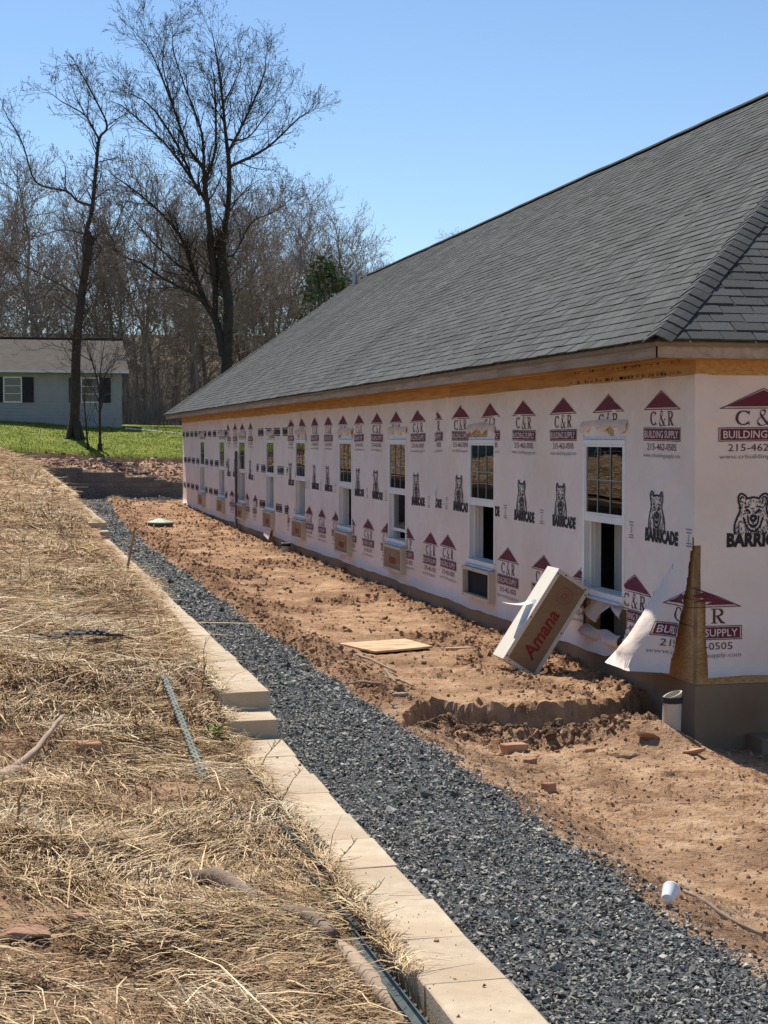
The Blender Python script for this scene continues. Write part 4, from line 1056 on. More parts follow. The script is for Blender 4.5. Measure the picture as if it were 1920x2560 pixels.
# ------------------------------------------------------------------ pipes, lid, post, board
M['pvc'] = mat('dusty white pipe', [(.46, .39, .30), (.62, .55, .45)], 6, 6, .6, spec=.3, second=((.42, .31, .21), 3, .5, .8))
M['rubber'] = mat('black rubber collar', [(.02, .02, .02), (.04, .04, .038)], 12, 3, .7)
M['lid'] = mat('pale green plastic lid', [(.33, .39, .27), (.44, .50, .36)], 4, 4, .6, var=.05)
M['lid_side'] = mat('dark green riser', [(.06, .085, .055), (.09, .12, .08)], 6, 4, .7)
M['board'] = mat('muddy plywood', [(.55, .38, .22), (.66, .49, .31)], 3, 7, .9, .2, 40, .003, stretch=(1, 4, 1), second=((.36, .22, .125), 2.6, .44, .66))
def open_pipe(name, label, loc, rad, z0, z1, tilt=0.0, collar=True, capd=False):
    root = tag(empty(name, (loc[0], loc[1], z0)), label, 'pipe')
    n_ = 20; V = []; prof = [(rad, z0), (rad, z1), (rad * .86, z1), (rad * .86, z1 - .12), (0.001, z1 - .12)]
    for (rr, zz) in prof:
        for k in range(n_): V.append((loc[0] + rr * math.cos(2 * math.pi * k / n_) + (zz - z0) * tilt, loc[1] + rr * math.sin(2 * math.pi * k / n_), zz + (.03 * math.cos(2 * math.pi * k / n_) if zz > z1 - .02 and not capd else 0)))
    F = [(j * n_ + k, j * n_ + (k + 1) % n_, (j + 1) * n_ + (k + 1) % n_, (j + 1) * n_ + k) for j in range(len(prof) - 1) for k in range(n_)]
    link('pipe_body', np_mesh('pipe_body', V, np.array(F), M['pvc'], smooth=False), root)
    if collar:
        V = []
        for (rr, zz) in ((rad + .002, z1 - .075), (rad + .010, z1 - .072), (rad + .010, z1 - .022), (rad + .002, z1 - .02)):
            for k in range(n_): V.append((loc[0] + rr * math.cos(2 * math.pi * k / n_) + (zz - z0) * tilt, loc[1] + rr * math.sin(2 * math.pi * k / n_), zz))
        F = [(j * n_ + k, j * n_ + (k + 1) % n_, (j + 1) * n_ + (k + 1) % n_, (j + 1) * n_ + k) for j in range(3) for k in range(n_)]
        link('rubber_collar', np_mesh('rubber_collar', V, np.array(F), M['rubber']), root)
open_pipe('drain_pipe', 'white plastic drain pipe with black collar at the near house corner', (5.62, 13.05), .082, -2.75, -2.21, .03)
open_pipe('drain_pipe', 'short capped pipe stub against the foundation by the fifth window', (5.74, 33.5), .095, -2.6, -2.16, 0, True, True)
open_pipe('drain_pipe', 'low white pipe end at the far house corner', (5.35, 56.6), .17, -2.6, -2.13, 0, False, True)
lid = tag(empty('tank_lid', (4.03, 43.2, -2.35)), 'pale green octagonal tank lid on the soil beside the gravel', 'lid')
n_ = 8; V = []
for rr, zz in ((.345, -2.45), (.345, -2.195)):
    for k in range(n_): V.append((4.03 + rr * math.cos(math.pi * (2 * k + 1) / n_), 43.2 + rr * math.sin(math.pi * (2 * k + 1) / n_), zz))
link('riser', np_mesh('riser', V, np.array([(k, (k + 1) % n_, n_ + (k + 1) % n_, n_ + k) for k in range(n_)]), M['lid_side']), lid)
for k in range(n_):                                  # sloping panels of the cover
    m = MB(); a0, a1 = math.pi * (2 * k - 1) / n_ + .012, math.pi * (2 * k + 1) / n_ - .012
    P0 = [(4.03 + .37 * math.cos(a), 43.2 + .37 * math.sin(a)) for a in (a0, a1)]; P1 = [(4.03 + .03 * math.cos(a), 43.2 + .03 * math.sin(a)) for a in (a0, a1)]
    m.add([P0[0] + (-2.185,), P0[1] + (-2.185,), P1[1] + (-2.085,), P1[0] + (-2.085,), P0[0] + (-2.215,), P0[1] + (-2.215,)], [(0, 1, 2, 3), (4, 5, 1, 0)]); m.build('cover_panel', M['lid'], lid)
m = MB(); m.bevbox(5.80, 5.86, 41.5, 41.62, -2.5, -.30, .01)
post = m.build('wooden_post', mat('grey weathered post', [(.085, .08, .08), (.14, .13, .125)], 4, 6, .9, stretch=(6, 6, .6)))
tag(post, 'tall narrow grey post standing before the far end of wall', 'post')
m = MB(); zc = -2.345
bc = [(3.70, 18.05), (4.55, 18.30), (4.68, 17.55), (3.95, 17.25)]
m.add([p + (zc,) for p in bc] + [p + (zc + .022,) for p in bc], [(3, 2, 1, 0), (4, 5, 6, 7), (0, 1, 5, 4), (1, 2, 6, 5), (2, 3, 7, 6), (3, 0, 4, 7)])
tag(m.build('plywood_sheet', M['board']), 'muddy tan plywood sheet lying flat on the soil', 'board')
m = MB(); m.bevbox(4.80, 5.10, 17.42, 17.47, -2.36, -2.33, .004); tag(m.build('wood_offcut', M['board']), 'short pale wood offcut lying right of the plywood sheet', 'offcut')

# ------------------------------------------------------------------ foam cup
M['foam'] = mat('white foam', [(.80, .80, .80), (.86, .86, .86)], 40, 3, .6, spec=.3)
cup = tag(empty('foam_cup', (3.12, 7.24, -2.25)), 'white foam cup lying on its side at the gravel edge', 'cup')
ax = Vector((.55, .80, .22)).normalized(); base = Vector((3.085, 7.19, -2.212)); sd_ = ax.orthogonal().normalized(); sd2 = ax.cross(sd_); n_ = 24; V = []
prof = [(0.0005, 0), (.026, 0), (.0285, .004), (.043, .098), (.0455, .100), (.0455, .105), (.041, .105), (.040, .098), (.025, .008), (.0005, .008)]
for rr, h in prof:
    for k in range(n_): V.append(base + ax * h + (sd_ * math.cos(2 * math.pi * k / n_) + sd2 * math.sin(2 * math.pi * k / n_)) * rr)
F = [(j * n_ + k, j * n_ + (k + 1) % n_, (j + 1) * n_ + (k + 1) % n_, (j + 1) * n_ + k) for j in range(len(prof) - 1) for k in range(n_)]
F1 = [f for f in F if min(f) < 4 * n_]; F2 = [f for f in F if min(f) >= 4 * n_]
link('cup_wall', np_mesh('cup_wall', [tuple(p) for p in V], np.array(F1), M['foam'], smooth=True), cup)
link('cup_rim', np_mesh('cup_rim', [tuple(p) for p in V], np.array(F2), M['foam'], smooth=True), cup)

# ------------------------------------------------------------------ stones that can be told apart
def rock(name, label, x, y, size, z=None, flat=.5, seed=0, rot=0.0, hf=yard_h, tilt=.15, material='stone', cat='stone', blocky=False):
    r_ = np.random.RandomState(seed); bm = bmesh.new()
    for k in range(26):
        p = r_.normal(size=3)
        if blocky: p = np.sign(p) * np.array([1, 1, 1]) * r_.uniform(.82, 1, 3)
        else: p = p / np.linalg.norm(p) * r_.uniform(.8, 1.05)
        bm.verts.new((p[0] * size[0], p[1] * size[1], p[2] * size[2]))
    bmesh.ops.convex_hull(bm, input=bm.verts)
    bmesh.ops.delete(bm, geom=[v for v in bm.verts if not v.link_faces], context='VERTS')
    bmesh.ops.bevel(bm, geom=list(bm.edges), offset=min(size) * .08, segments=1, affect='EDGES')
    me = bpy.data.meshes.new(name); bm.to_mesh(me); bm.free(); me.materials.append(M[material])
    o = link(name, me); zz = float(hf(np.array(x), np.array(y))) if z is None else z
    o.location = (x, y, zz + size[2] * .2); o.rotation_euler = (r_.uniform(-tilt, tilt), r_.uniform(-tilt, tilt), rot)
    return tag(o, label, cat)
rock('stone', 'brick sized red stone at the foot of the cut bank', 4.16, 12.95, (.105, .07, .05), seed=1, rot=.1, blocky=True, tilt=.06)
rock('stone', 'small dark red stone alone on flat soil near the gravel', 4.09, 12.3, (.045, .04, .035), seed=2, rot=.5, blocky=True)
rock('soil_lump', 'flat dark lump of soil in front of the cut bank', 4.98, 12.5, (.15, .08, .05), seed=3, material='clod', cat='soil lump')
rock('stone', 'pale slab of shale leaning below the white drain pipe', 5.28, 12.72, (.15, .10, .035), seed=4, rot=.4, tilt=.5)
rock('stone', 'thin tilted shale slab beside the shadow of the house', 5.50, 12.35, (.15, .10, .03), seed=5, rot=-.2, tilt=.45)
rock('stone', 'small square stone on soil between cut bank and cup', 3.87, 11.2, (.045, .04, .04), seed=6, rot=.3, blocky=True)
rock('stone', 'flat red stone half buried left of the largest shale slab', 4.72, 12.75, (.12, .07, .03), seed=7, rot=.2)
B_ = lambda x, y: bank_h(x, y)
rock('stone', 'brick shaped brown stone on the straw beside bare branch', .37, 7.55, (.055, .04, .045), seed=8, rot=.2, hf=B_, blocky=True, tilt=.05)
rock('stone', 'large flat red slab bottom left among the straw', .03, 4.86, (.10, .085, .022), seed=9, rot=.1, hf=B_, tilt=.08)
rock('stone', 'angular red stone right of the large flat slab', .205, 4.92, (.06, .045, .035), seed=10, rot=.7, hf=B_, tilt=.4)
rock('stone', 'small flat tan stone in straw above a green weed', .41, 4.92, (.05, .03, .014), seed=11, rot=.0, hf=B_)
rock('stone', 'rounded brown stone lying left of the split log', .70, 4.72, (.038, .03, .024), seed=12, rot=.3, hf=B_)
rock('stone', 'long low stone below the rounded brown stone', .68, 4.52, (.065, .03, .02), seed=13, rot=.1, hf=B_)
rock('stone', 'dark edged stone at the bottom left corner', .0, 4.36, (.075, .045, .03), seed=14, rot=.4, hf=B_, tilt=.3)
for k, (x, y) in enumerate(((1.14, 4.60), (1.235, 4.585))):
    rock('pebble', ('brown pebble on the tan cap near its left edge', 'brown pebble on the tan cap near the gravel')[k], x, y, (.010, .009, .009), z=-1.487, seed=30 + k, cat='pebble', material='clod')

# ------------------------------------------------------------------ steel fence posts, sticks and logs on the bank
M['green_steel'] = mat('dark green painted steel', [(.042, .058, .05), (.08, .10, .085)], 14, 5, .55, spec=.4, second=((.18, .15, .10), 9, .6, .8))
M['pale_steel'] = mat('faded green steel', [(.15, .165, .125), (.26, .265, .20)], 12, 5, .6, spec=.3)
M['branch'] = mat('bleached branch', [(.28, .195, .13), (.46, .355, .255)], 5, 7, .9, .4, 50, .004, stretch=(1, 1, 1))
M['bark'] = mat('rotting grey log', [(.09, .06, .042), (.22, .155, .11), (.36, .27, .20)], 7, 8, .95, .8, 40, .012)
M['black_plastic'] = mat('black plastic', [(.012, .012, .013), (.025, .025, .026)], 10, 3, .5, spec=.4)
def t_post(name, label, a, b, roll=0.3, material='green_steel'):
    a, b = Vector(a), Vector(b); d = (b - a).normalized(); L = (b - a).length
    root = tag(empty(name, tuple(a)), label, 'fence post')
    s = d.cross(Vector((0, 0, 1))).normalized(); u = s.cross(d)
    s, u = s * math.cos(roll) + u * math.sin(roll), u * math.cos(roll) - s * math.sin(roll)
    def bar(m, l0, l1, s0, s1, u0, u1):
        v = [a + d * l + s * p + u * q for q in (u0, u1) for p in (s0, s1) for l in (l0, l1)]
        m.add([tuple(x) for x in v], [(0, 2, 3, 1), (4, 5, 7, 6), (0, 1, 5, 4), (2, 6, 7, 3), (0, 4, 6, 2), (1, 3, 7, 5)])
    m = MB(); bar(m, 0, L, -.019, .019, .0, .004); m.build('flange', M[material], root)
    m = MB(); bar(m, 0, L, -.002, .002, -.030, -.0002); m.build('web', M[material], root)
    m = MB(); l = .05
    while l < L - .02: bar(m, l, l + .014, -.0215, -.0145, .0042, .010); bar(m, l + .027, l + .041, .0145, .0215, .0042, .010); l += .054
    o = m.build('studs', M[material], root); o['kind'] = 'stuff'
    m = MB(); l = .035
    while l < L - .02: bar(m, l, l + .018, -.005, .005, .0041, .0048); l += .054
    o = m.build('holes', M['black_plastic'], root); o['kind'] = 'stuff'
zb = lambda x, y, d=.02: float(bank_h(np.array(min(x, CAP_L)), np.array(y))) + d
t_post('steel_post', 'dark green studded post along cap edge, farther of two overlapping', (1.07, 7.25, -1.495), (1.115, 5.72, -1.478), .35)
t_post('steel_post', 'dark green studded post along cap edge, nearer of two overlapping', (1.03, 6.45, -1.51), (1.11, 4.98, -1.482), .25)
t_post('steel_post', 'dark green studded post half under straw left of the pair', (1.00, 6.0, -1.53), (1.06, 4.85, -1.515), .5)
t_post('steel_post', 'green punched post against the cap side at bottom edge', (1.055, 4.85, -1.535), (1.085, 3.75, -1.55), .9)
t_post('steel_post', 'faded pale post lying down the bank by the steps', (.83, 8.75, zb(.83, 8.75, .03)), (.86, 7.05, zb(.86, 7.05, -.02)), .3, 'pale_steel')
def stick(name, label, pts, rad, material, cat, n=8, jit=.006, parts=None):
    pts = [Vector(p) for p in pts]; P = []; Rr = []
    for i in range(len(pts) - 1):
        for k in range(4):
            t = k / 4; P.append(pts[i].lerp(pts[i + 1], t) + Vector((random.uniform(-jit, jit), random.uniform(-jit, jit), random.uniform(-jit, jit)))); Rr.append((rad[i] * (1 - t) + rad[i + 1] * t) * random.uniform(.95, 1.05))
    P.append(pts[-1]); Rr.append(rad[-1]); m = MB(); m.tube(P, Rr, n); 
    o = m.build(name, M[material], None, smooth=True); return tag(o, label, cat)
stick('branch', 'bleached bare branch lying on the bank at left', [(.02, 7.0, zb(.02, 7.0, .03)), (.14, 7.4, zb(.14, 7.4, .06)), (.26, 7.85, zb(.26, 7.85, .07))], [.017, .015, .010], 'branch', 'branch')
stick('wood_slab', 'split tan wood piece below the bleached branch', [(-.06, 6.7, zb(-.06, 6.7, .01)), (.03, 6.95, zb(.03, 6.95, .02)), (.08, 7.1, zb(.08, 7.1, .01))], [.03, .04, .02], 'branch', 'wood piece', 6)
stick('log', 'curved dark log end lying on straw above split log', [(.60, 5.55, zb(.60, 5.55, .0)), (.68, 5.46, zb(.68, 5.46, .035)), (.76, 5.36, zb(.76, 5.36, .03)), (.81, 5.27, zb(.81, 5.27, .0))], [.022, .036, .038, .028], 'bark', 'log', 10)
stick('log', 'split grey log lying toward the bottom of bank', [(.86, 5.12, zb(.86, 5.12, .02)), (.92, 4.97, zb(.92, 4.97, .035)), (.98, 4.84, zb(.98, 4.84, .02))], [.018, .030, .022], 'bark', 'log', 10)
stick('log', 'broken pale log piece in front of the split grey log', [(.985, 4.80, zb(.985, 4.80, .02)), (1.02, 4.62, zb(1.02, 4.62, .035)), (1.05, 4.42, zb(1.05, 4.42, .03)), (1.06, 4.2, zb(1.06, 4.2, .02))], [.020, .030, .030, .016], 'branch', 'log', 10)
stick('stake', 'dark upright stake leaning beside the wall steps', [(1.10, 15.6, -1.5), (1.16, 15.58, -1.1), (1.20, 15.55, -.86)], [.013, .012, .011], 'straw_dark', 'stake')
stick('twig', 'dark twig standing at the left edge of straw', [(.03, 5.8, zb(.03, 5.8, 0)), (.04, 5.82, zb(.04, 5.82, .09)), (.06, 5.8, zb(.06, 5.8, .17))], [.006, .005, .003], 'straw_dark', 'twig')
# black plastic edging strips
edging = tag(empty('plastic_edging', (.13, 9.9, -1.25)), 'black ribbed plastic strips lying on the upper bank', 'plastic strip')
for k, (a, b) in enumerate((((.12, 9.95), (.70, 9.80)), ((.14, 9.88), (.74, 9.72)), ((.28, 9.98), (.55, 9.90)))):
    m = MB(); P = [(a[0] + (b[0] - a[0]) * t, a[1] + (b[1] - a[1]) * t, zb(a[0] + (b[0] - a[0]) * t, a[1] + (b[1] - a[1]) * t, .05) + .02 * math.sin(t * 3)) for t in np.linspace(0, 1, 8)]
    m.tube(P, [.009] * 7 + [.004], 6); m.build('strip', M['black_plastic'], edging)
for t in np.linspace(.25, .92, 11):
    m = MB(); x_, y_ = .13 + .59 * t, 9.915 - .155 * t; z_ = zb(x_, y_, .05) + .02 * math.sin(t * 3)
    m.box(x_ - .010, x_ + .010, y_ - .04, y_ + .05, z_ - .012, z_ + .010); m.build('rib', M['black_plastic'], edging)
# roots thrown up beside the gravel
zy = lambda x, y, d=.03: float(yard_h(np.array(x), np.array(y))) + d
stick('root', 'pale forked root upright on the soil berm', [(3.47, 14.75, zy(3.47, 14.75, .12)), (3.49, 14.65, zy(3.49, 14.65, .08)), (3.50, 14.45, zy(3.5, 14.45, .02))], [.010, .017, .013], 'branch', 'root')
stick('root', 'pale root lying right of the forked one', [(3.54, 14.85, zy(3.54, 14.85)), (3.64, 14.72, zy(3.64, 14.72, .05)), (3.70, 14.55, zy(3.7, 14.55, .02))], [.016, .014, .008], 'branch', 'root')
stick('root', 'bent pale root reaching over the gravel edge', [(3.05, 14.45, zy(3.05, 14.45)), (3.16, 14.42, zy(3.16, 14.42, .05)), (3.34, 14.30, zy(3.34, 14.3, .03))], [.008, .013, .015], 'branch', 'root')
stick('root', 'thin straight stick pointing at the plywood sheet', [(3.55, 16.45, zy(3.55, 16.45, .03)), (3.64, 16.1, zy(3.64, 16.1, .06)), (3.78, 15.6, zy(3.78, 15.6, .03))], [.010, .014, .013], 'branch', 'stick')
stick('root', 'thick pale root stub at the left end of cut', [(3.30, 13.70, zy(3.3, 13.7, .04)), (3.40, 13.6, zy(3.4, 13.6, .05)), (3.55, 13.5, zy(3.55, 13.5, .06))], [.022, .022, .018], 'branch', 'root')
stick('bark_strip', 'curled bark strip on soil right of the cup', [(3.42, 7.75, zy(3.42, 7.75, .02)), (3.58, 7.55, zy(3.58, 7.55, .02)), (3.72, 7.42, zy(3.72, 7.42, .015))], [.008, .016, .008], 'branch', 'bark strip')
# ------------------------------------------------------------------ green weeds and dry stalks on the bank
def weed(label, x, y, size, n, seed):
    r_ = np.random.RandomState(seed); root = tag(empty('weed', (x, y, zb(x, y, 0))), label, 'weed')
    for k in range(n):
        a = r_.uniform(0, 6.28); L = size * r_.uniform(.6, 1.2); w = L * r_.uniform(.14, .24); e = r_.uniform(.3, 1.1)
        d = np.array([math.cos(a) * math.cos(e), math.sin(a) * math.cos(e), math.sin(e)]); s = np.array([-math.sin(a), math.cos(a), 0]); P = np.array([x, y, zb(x, y, .0)])
        c = [P, P + d * L * .5 + s * w / 2, P + d * L + np.array([0, 0, -.25 * L]), P + d * L * .5 - s * w / 2]
        m = MB(); m.add([tuple(q) for q in c], [(0, 1, 2), (0, 2, 3)]); m.build('leaf', M['weed'], root)
for k, (lb, x, y, s) in enumerate((('bright green weed low on the left edge of bank', .25, 6.25, .06), ('small leafy weed in the straw near flat stones', .51, 4.95, .05), ('green weed beside the curved dark log', .73, 5.28, .05),
                                   ('small green sprout just above the curved log', .80, 5.62, .035), ('faint green weed above the bleached branch', .10, 8.2, .05), ('green tuft at the foot of the leaning stake', 1.02, 15.4, .12),
                                   ('green weed between the pale post and cap steps', .98, 7.9, .10), ('tiny green weed at the bottom left', .20, 4.45, .03), ('green weed between stake and upper bank', .55, 12.6, .08))):
    weed(lb, x, y, s, 12, 100 + k)
def stalk(label, x, y, h, seed, lean):
    r_ = np.random.RandomState(seed); m = MB(); z0 = zb(x, y, -.02)
    P = [Vector((x + lean[0] * t * t + r_.normal(0, .006), y + lean[1] * t * t, z0 + h * t)) for t in np.linspace(0, 1, 6)]
    m.tube(P, [.0035, .003, .0026, .0022, .0018, .001], 5)
    for k in range(9):
        t = r_.uniform(.35, .95); i = int(t * 5); p = P[i].lerp(P[i + 1], t * 5 - i); a = r_.uniform(0, 6.28); l = h * r_.uniform(.1, .3)
        m.tube([p, p + Vector((math.cos(a) * l * .5, math.sin(a) * l * .5, l * .7))], [.0018, .0008], 4)
    o = m.build('dry_stalk', M['straw_dark']); tag(o, label, 'dry stalk')
for k, (lb, x, y, h, ln) in enumerate((('dry stalk leaning over the caps by the posts', 1.10, 7.2, .22, (.10, -.1)), ('dry stalk beside the step blocks', 1.02, 8.6, .35, (.02, 0)), ('long dry stalk leaning over the middle caps', 1.06, 6.4, .20, (.12, .1)),
                                       ('dry stalk over the caps near the green posts', 1.10, 5.5, .13, (.12, .12)), ('dry stalk beside the lowest green post', 1.10, 5.1, .12, (.12, .05)), ('tall branching stalk high on the far bank', .62, 22.5, .9, (.1, 0)),
                                       ('branching dry weed before the far wall', .95, 24.5, .8, (-.1, 0)), ('dry stalk at the upper left of bank', .12, 13.2, .5, (.05, 0)), ('dry stalk in the middle of bank', .60, 9.3, .25, (.1, 0)),
                                       ('dry stalk between plastic strip and steps', .85, 10.6, .3, (-.1, 0)), ('crooked dry stalk under the plastic strip', .32, 9.2, .2, (.08, 0)))):
    stalk(lb, x, y, h, 200 + k, ln)
# ------------------------------------------------------------------ trees
M['bark_dark'] = mat('dark tree bark', [(.030, .025, .022), (.065, .054, .046)], 3, 6, .95, .8, 12, .03)
M['bark_grey'] = mat('grey brown bark', [(.17, .145, .122), (.29, .25, .213)], 1.5, 6, .95)
M['twig_red'] = mat('budding twigs', [(.21, .172, .142), (.34, .285, .24)], 2, 4, .95)
M['bud'] = mat('opening buds', [(.20, .135, .07), (.30, .225, .11)], 1.2, 4, .9, var=.35)
M['bud_red'] = mat('reddish buds', [(.19, .10, .075), (.27, .16, .115)], 1.2, 4, .9, var=.35)
M['leaf_young'] = mat('young yellow green leaves', [(.17, .18, .04), (.27, .26, .07)], 1.5, 4, .9, var=.3)
M['needle'] = mat('pine needles', [(.07, .105, .04), (.13, .17, .075)], 1.5, 4, .9, var=.3)
class Segs:
    def __init__(s): s.a = []; s.b = []; s.ra = []; s.rb = []; s.tips = []
    def add(s, a, b, ra, rb): s.a.append(a); s.b.append(b); s.ra.append(ra); s.rb.append(rb)
    def arrays(s, lo, hi, n):
        a, b, ra, rb = map(np.array, (s.a, s.b, s.ra, s.rb)); k = (ra >= lo) & (ra < hi); a, b, ra, rb = a[k], b[k], ra[k], rb[k]
        d = b - a; L = np.linalg.norm(d, axis=1)[:, None] + 1e-9; d = d / L
        h = np.where(np.abs(d[:, 2:3]) < .9, np.array([[0, 0, 1.]]), np.array([[1., 0, 0]])); u = np.cross(d, h); u /= np.linalg.norm(u, axis=1)[:, None]; w = np.cross(d, u)
        V = []
        for P, rr in ((a, ra), (b + d * (rb[:, None] * .4), rb)):
            for j in range(n):
                t = 2 * math.pi * j / n; V.append(P + (u * math.cos(t) + w * math.sin(t)) * rr[:, None])
        V = np.stack(V, 1).reshape(-1, 3); m = len(a); base = (np.arange(m) * 2 * n)[:, None]
        F = np.concatenate([base + np.array([[j, (j + 1) % n, n + (j + 1) % n, n + j]]) for j in range(n)])
        return V, F
def grow(S, p, d, L, r0, depth, R_, up=.25, spread=.6, step=None, tipsize=.006):
    """a wandering tapered branch with side branches"""
    n = max(3, int(L / (step or max(.25, L / 6)))); sl = L / n; p = np.array(p, float); d = np.array(d, float)
    for i in range(n):
        t0, t1 = i / n, (i + 1) / n
        d = d + R_.normal(0, .16, 3) + np.array([0, 0, up * .18]); d /= np.linalg.norm(d)
        q = p + d * sl; ra = r0 * (1 - .75 * t0); rb = r0 * (1 - .75 * t1)
        S.add(p, q, max(ra, tipsize), max(rb, tipsize * .8))
        if depth > 0 and i >= 1:
            for c in range(2 if R_.rand() < .55 else 1):
                ax = R_.normal(size=3); s = np.cross(d, ax); s /= np.linalg.norm(s) + 1e-9
                dd = d * (1 - spread * .45) + s * spread + np.array([0, 0, up * .35]); dd /= np.linalg.norm(dd)
                grow(S, q, dd, L * R_.uniform(.38, .62) * (1 - .35 * t1), rb * .62, depth - 1, R_, up, spread, step, tipsize)
        p = q
    S.tips.append(p)
def limb_tree(limbs, Y, base, R_, dens, Lt, depth=2, wob=.5, tipsize=.006, thin=1.0):
    S = Segs(); nodes = []
    for pts, r0, r1 in limbs:
        r0 *= .62 * thin; r1 *= .75
        if r0 < .2: pts = pts[:-1] + [(pts[-2][0] + .62 * (pts[-1][0] - pts[-2][0]), pts[-2][1] + .62 * (pts[-1][1] - pts[-2][1]))]
        P = [np.array([x, Y, z]) for x, z in pts]; n = len(P); dy = R_.normal(0, wob)
        cum = np.linspace(0, 1, n)
        fine = smooth_path(np.array([[x, z] for x, z in pts]), 4); m = len(fine)
        depthv = (0 if r0 > .25 else dy) * np.linspace(0, 1, m) * 2.2 + np.cumsum(R_.normal(0, .05, m))
        if nodes and r0 < .25:
            nd = np.array(nodes); dist = np.hypot(nd[:, 0] - fine[0][0], nd[:, 2] - fine[0][1]); j = int(np.argmin(dist))
            if dist[j] < .9: depthv = depthv - depthv[0] + nd[j, 1] - Y
        prev = None
        for i in range(m):
            t = i / (m - 1); rr = r0 * (1 - t) + r1 * t; q = np.array([fine[i][0], Y + depthv[i], fine[i][1]])
            if prev is not None:
                S.add(prev, q, prr, rr)
                L = np.linalg.norm(q - prev); d = (q - prev) / (L + 1e-9)
                if q[2] > base + 2.0 or r0 < .12:
                    for c in range(R_.poisson(dens * L * (.45 + .9 * t))):
                        ax = R_.normal(size=3); s = np.cross(d, ax); s /= np.linalg.norm(s) + 1e-9
                        dd = d * .75 + s * .6 + np.array([0, 0, .18]); dd /= np.linalg.norm(dd)
                        grow(S, prev + (q - prev) * R_.rand(), dd, Lt * R_.uniform(.55, 1.25), min(max(rr * .45, .011), .036), depth, R_, .25, .6, None, tipsize)
            prev, prr = q, rr
            nodes.append(q)
        grow(S, prev, (P[-1] - P[-2]) / (np.linalg.norm(P[-1] - P[-2]) + 1e-9), Lt * .38, max(r1, .012), depth, R_, .25, .6, None, tipsize)
    return S
def tufts(P, size, R_, per=1):
    P = np.repeat(np.array(P), per, 0); n = len(P); P = P + R_.normal(0, size * 1.3, (n, 3))
    u = R_.normal(size=(n, 3)); u /= np.linalg.norm(u, axis=1)[:, None]; w = np.cross(u, R_.normal(size=(n, 3))); w /= np.linalg.norm(w, axis=1)[:, None]
    s = (size * R_.uniform(.5, 1.3, n))[:, None]
    V = np.stack([P - u * s, P + w * s * .5, P + u * s, P - w * s * .5], 1).reshape(-1, 3)
    return V, (np.arange(n) * 4)[:, None] + np.array([[0, 1, 2, 3]])
def tree_parts(S, root_or_none, name_trunk, mt, mb_, split=.05):
    out = []
    V, F = S.arrays(split, 99, 8); out.append(np_mesh('trunk', V, F, mt, smooth=True))
    V1, F1 = S.arrays(.016, split, 4); V2, F2 = S.arrays(0, .016, 3)
    me = np_mesh('twigs', np.concatenate([V1, V2]), [F1, F2 + len(V1)], mb_); out.append(me)
    return out
def place_tree(name, label, loc, meshes, names, group=None, rotz=0.0, sc=1.0, cat='tree'):
    root = empty(name, loc); root.rotation_euler = (0, 0, rotz); root.scale = (sc, sc, sc)
    tag(root, label, cat, group)
    for nm, me in zip(names, meshes):
        o = bpy.data.objects.new(nm, me); COL.objects.link(o); o.parent = root
        if nm in ('buds', 'needles', 'twigs', 'branches'): o['kind'] = 'stuff'
    return root
def shift(S, b):
    b = np.array(b); S.a = [p - b for p in S.a]; S.b = [p - b for p in S.b]; S.tips = [p - b for p in S.tips]

BIG = [([(11.1, 8.25), (11.01, 9.56), (11.42, 11.95), (11.49, 14.08), (11.31, 15.97), (11.14, 17.85), (10.85, 19.84), (10.45, 21.82)], 0.3, 0.02), ([(10.68, 8.24), (10.39, 11.32), (10.16, 13.09), (10.07, 13.79), (9.22, 14.82), (8.52, 16.56), (7.36, 19.19), (5.8, 20.85)], 0.26, 0.02), ([(10.16, 13.09), (10.65, 14.88), (10.55, 17.83), (10.19, 18.98)], 0.14, 0.03), ([(10.07, 13.79), (9.88, 15.44), (9.0, 17.4), (8.3, 19.0), (8.07, 20.28)], 0.12, 0.02), ([(11.49, 14.08), (13.42, 15.11), (15.01, 16.61), (16.36, 17.63)], 0.14, 0.02), ([(11.43, 14.79), (12.58, 16.98), (13.56, 19.16), (14.05, 21.32)], 0.13, 0.02), ([(11.31, 15.5), (12.58, 15.79), (13.79, 17.27), (15.63, 19.62)], 0.1, 0.02), ([(10.4, 11.91), (9.45, 13.42), (8.04, 15.13), (6.18, 16.68), (5.37, 17.11)], 0.14, 0.02), ([(9.92, 12.49), (8.75, 15.16), (7.35, 17.09), (5.49, 18.05)], 0.12, 0.02), ([(11.2, 17.27), (12.11, 19.08), (12.36, 21.1)], 0.07, 0.015), ([(8.52, 16.56), (7.94, 18.52), (7.96, 20.5)], 0.07, 0.015), ([(10.93, 10.03), (11.71, 9.57), (12.8, 11.39), (14.02, 12.03), (15.62, 13.28)], 0.11, 0.02), ([(11.11, 11.22), (12.2, 12.8), (13.78, 13.81)], 0.07, 0.015), ([(11.32, 3.63), (11.39, 5.54), (11.4, 7.34), (11.13, 9.12), (11.05, 10.31)], 0.42, 0.3), ([(11.14, 4.34), (10.83, 6.13), (10.31, 7.08), (9.72, 8.73), (8.96, 10.72), (7.32, 12.44), (5.69, 13.67)], 0.34, 0.03), ([(10.79, 6.37), (10.8, 8.52), (10.53, 10.41)], 0.22, 0.26), ([(10.37, 7.08), (9.54, 7.54), (8.0, 8.22), (6.82, 8.9), (5.89, 9.11), (4.85, 9.9)], 0.16, 0.02), ([(10.14, 7.31), (9.18, 7.83), (7.88, 7.8), (6.82, 7.6)], 0.08, 0.02), ([(9.78, 8.61), (8.48, 9.17), (6.84, 10.54), (5.44, 11.91)], 0.1, 0.02)]
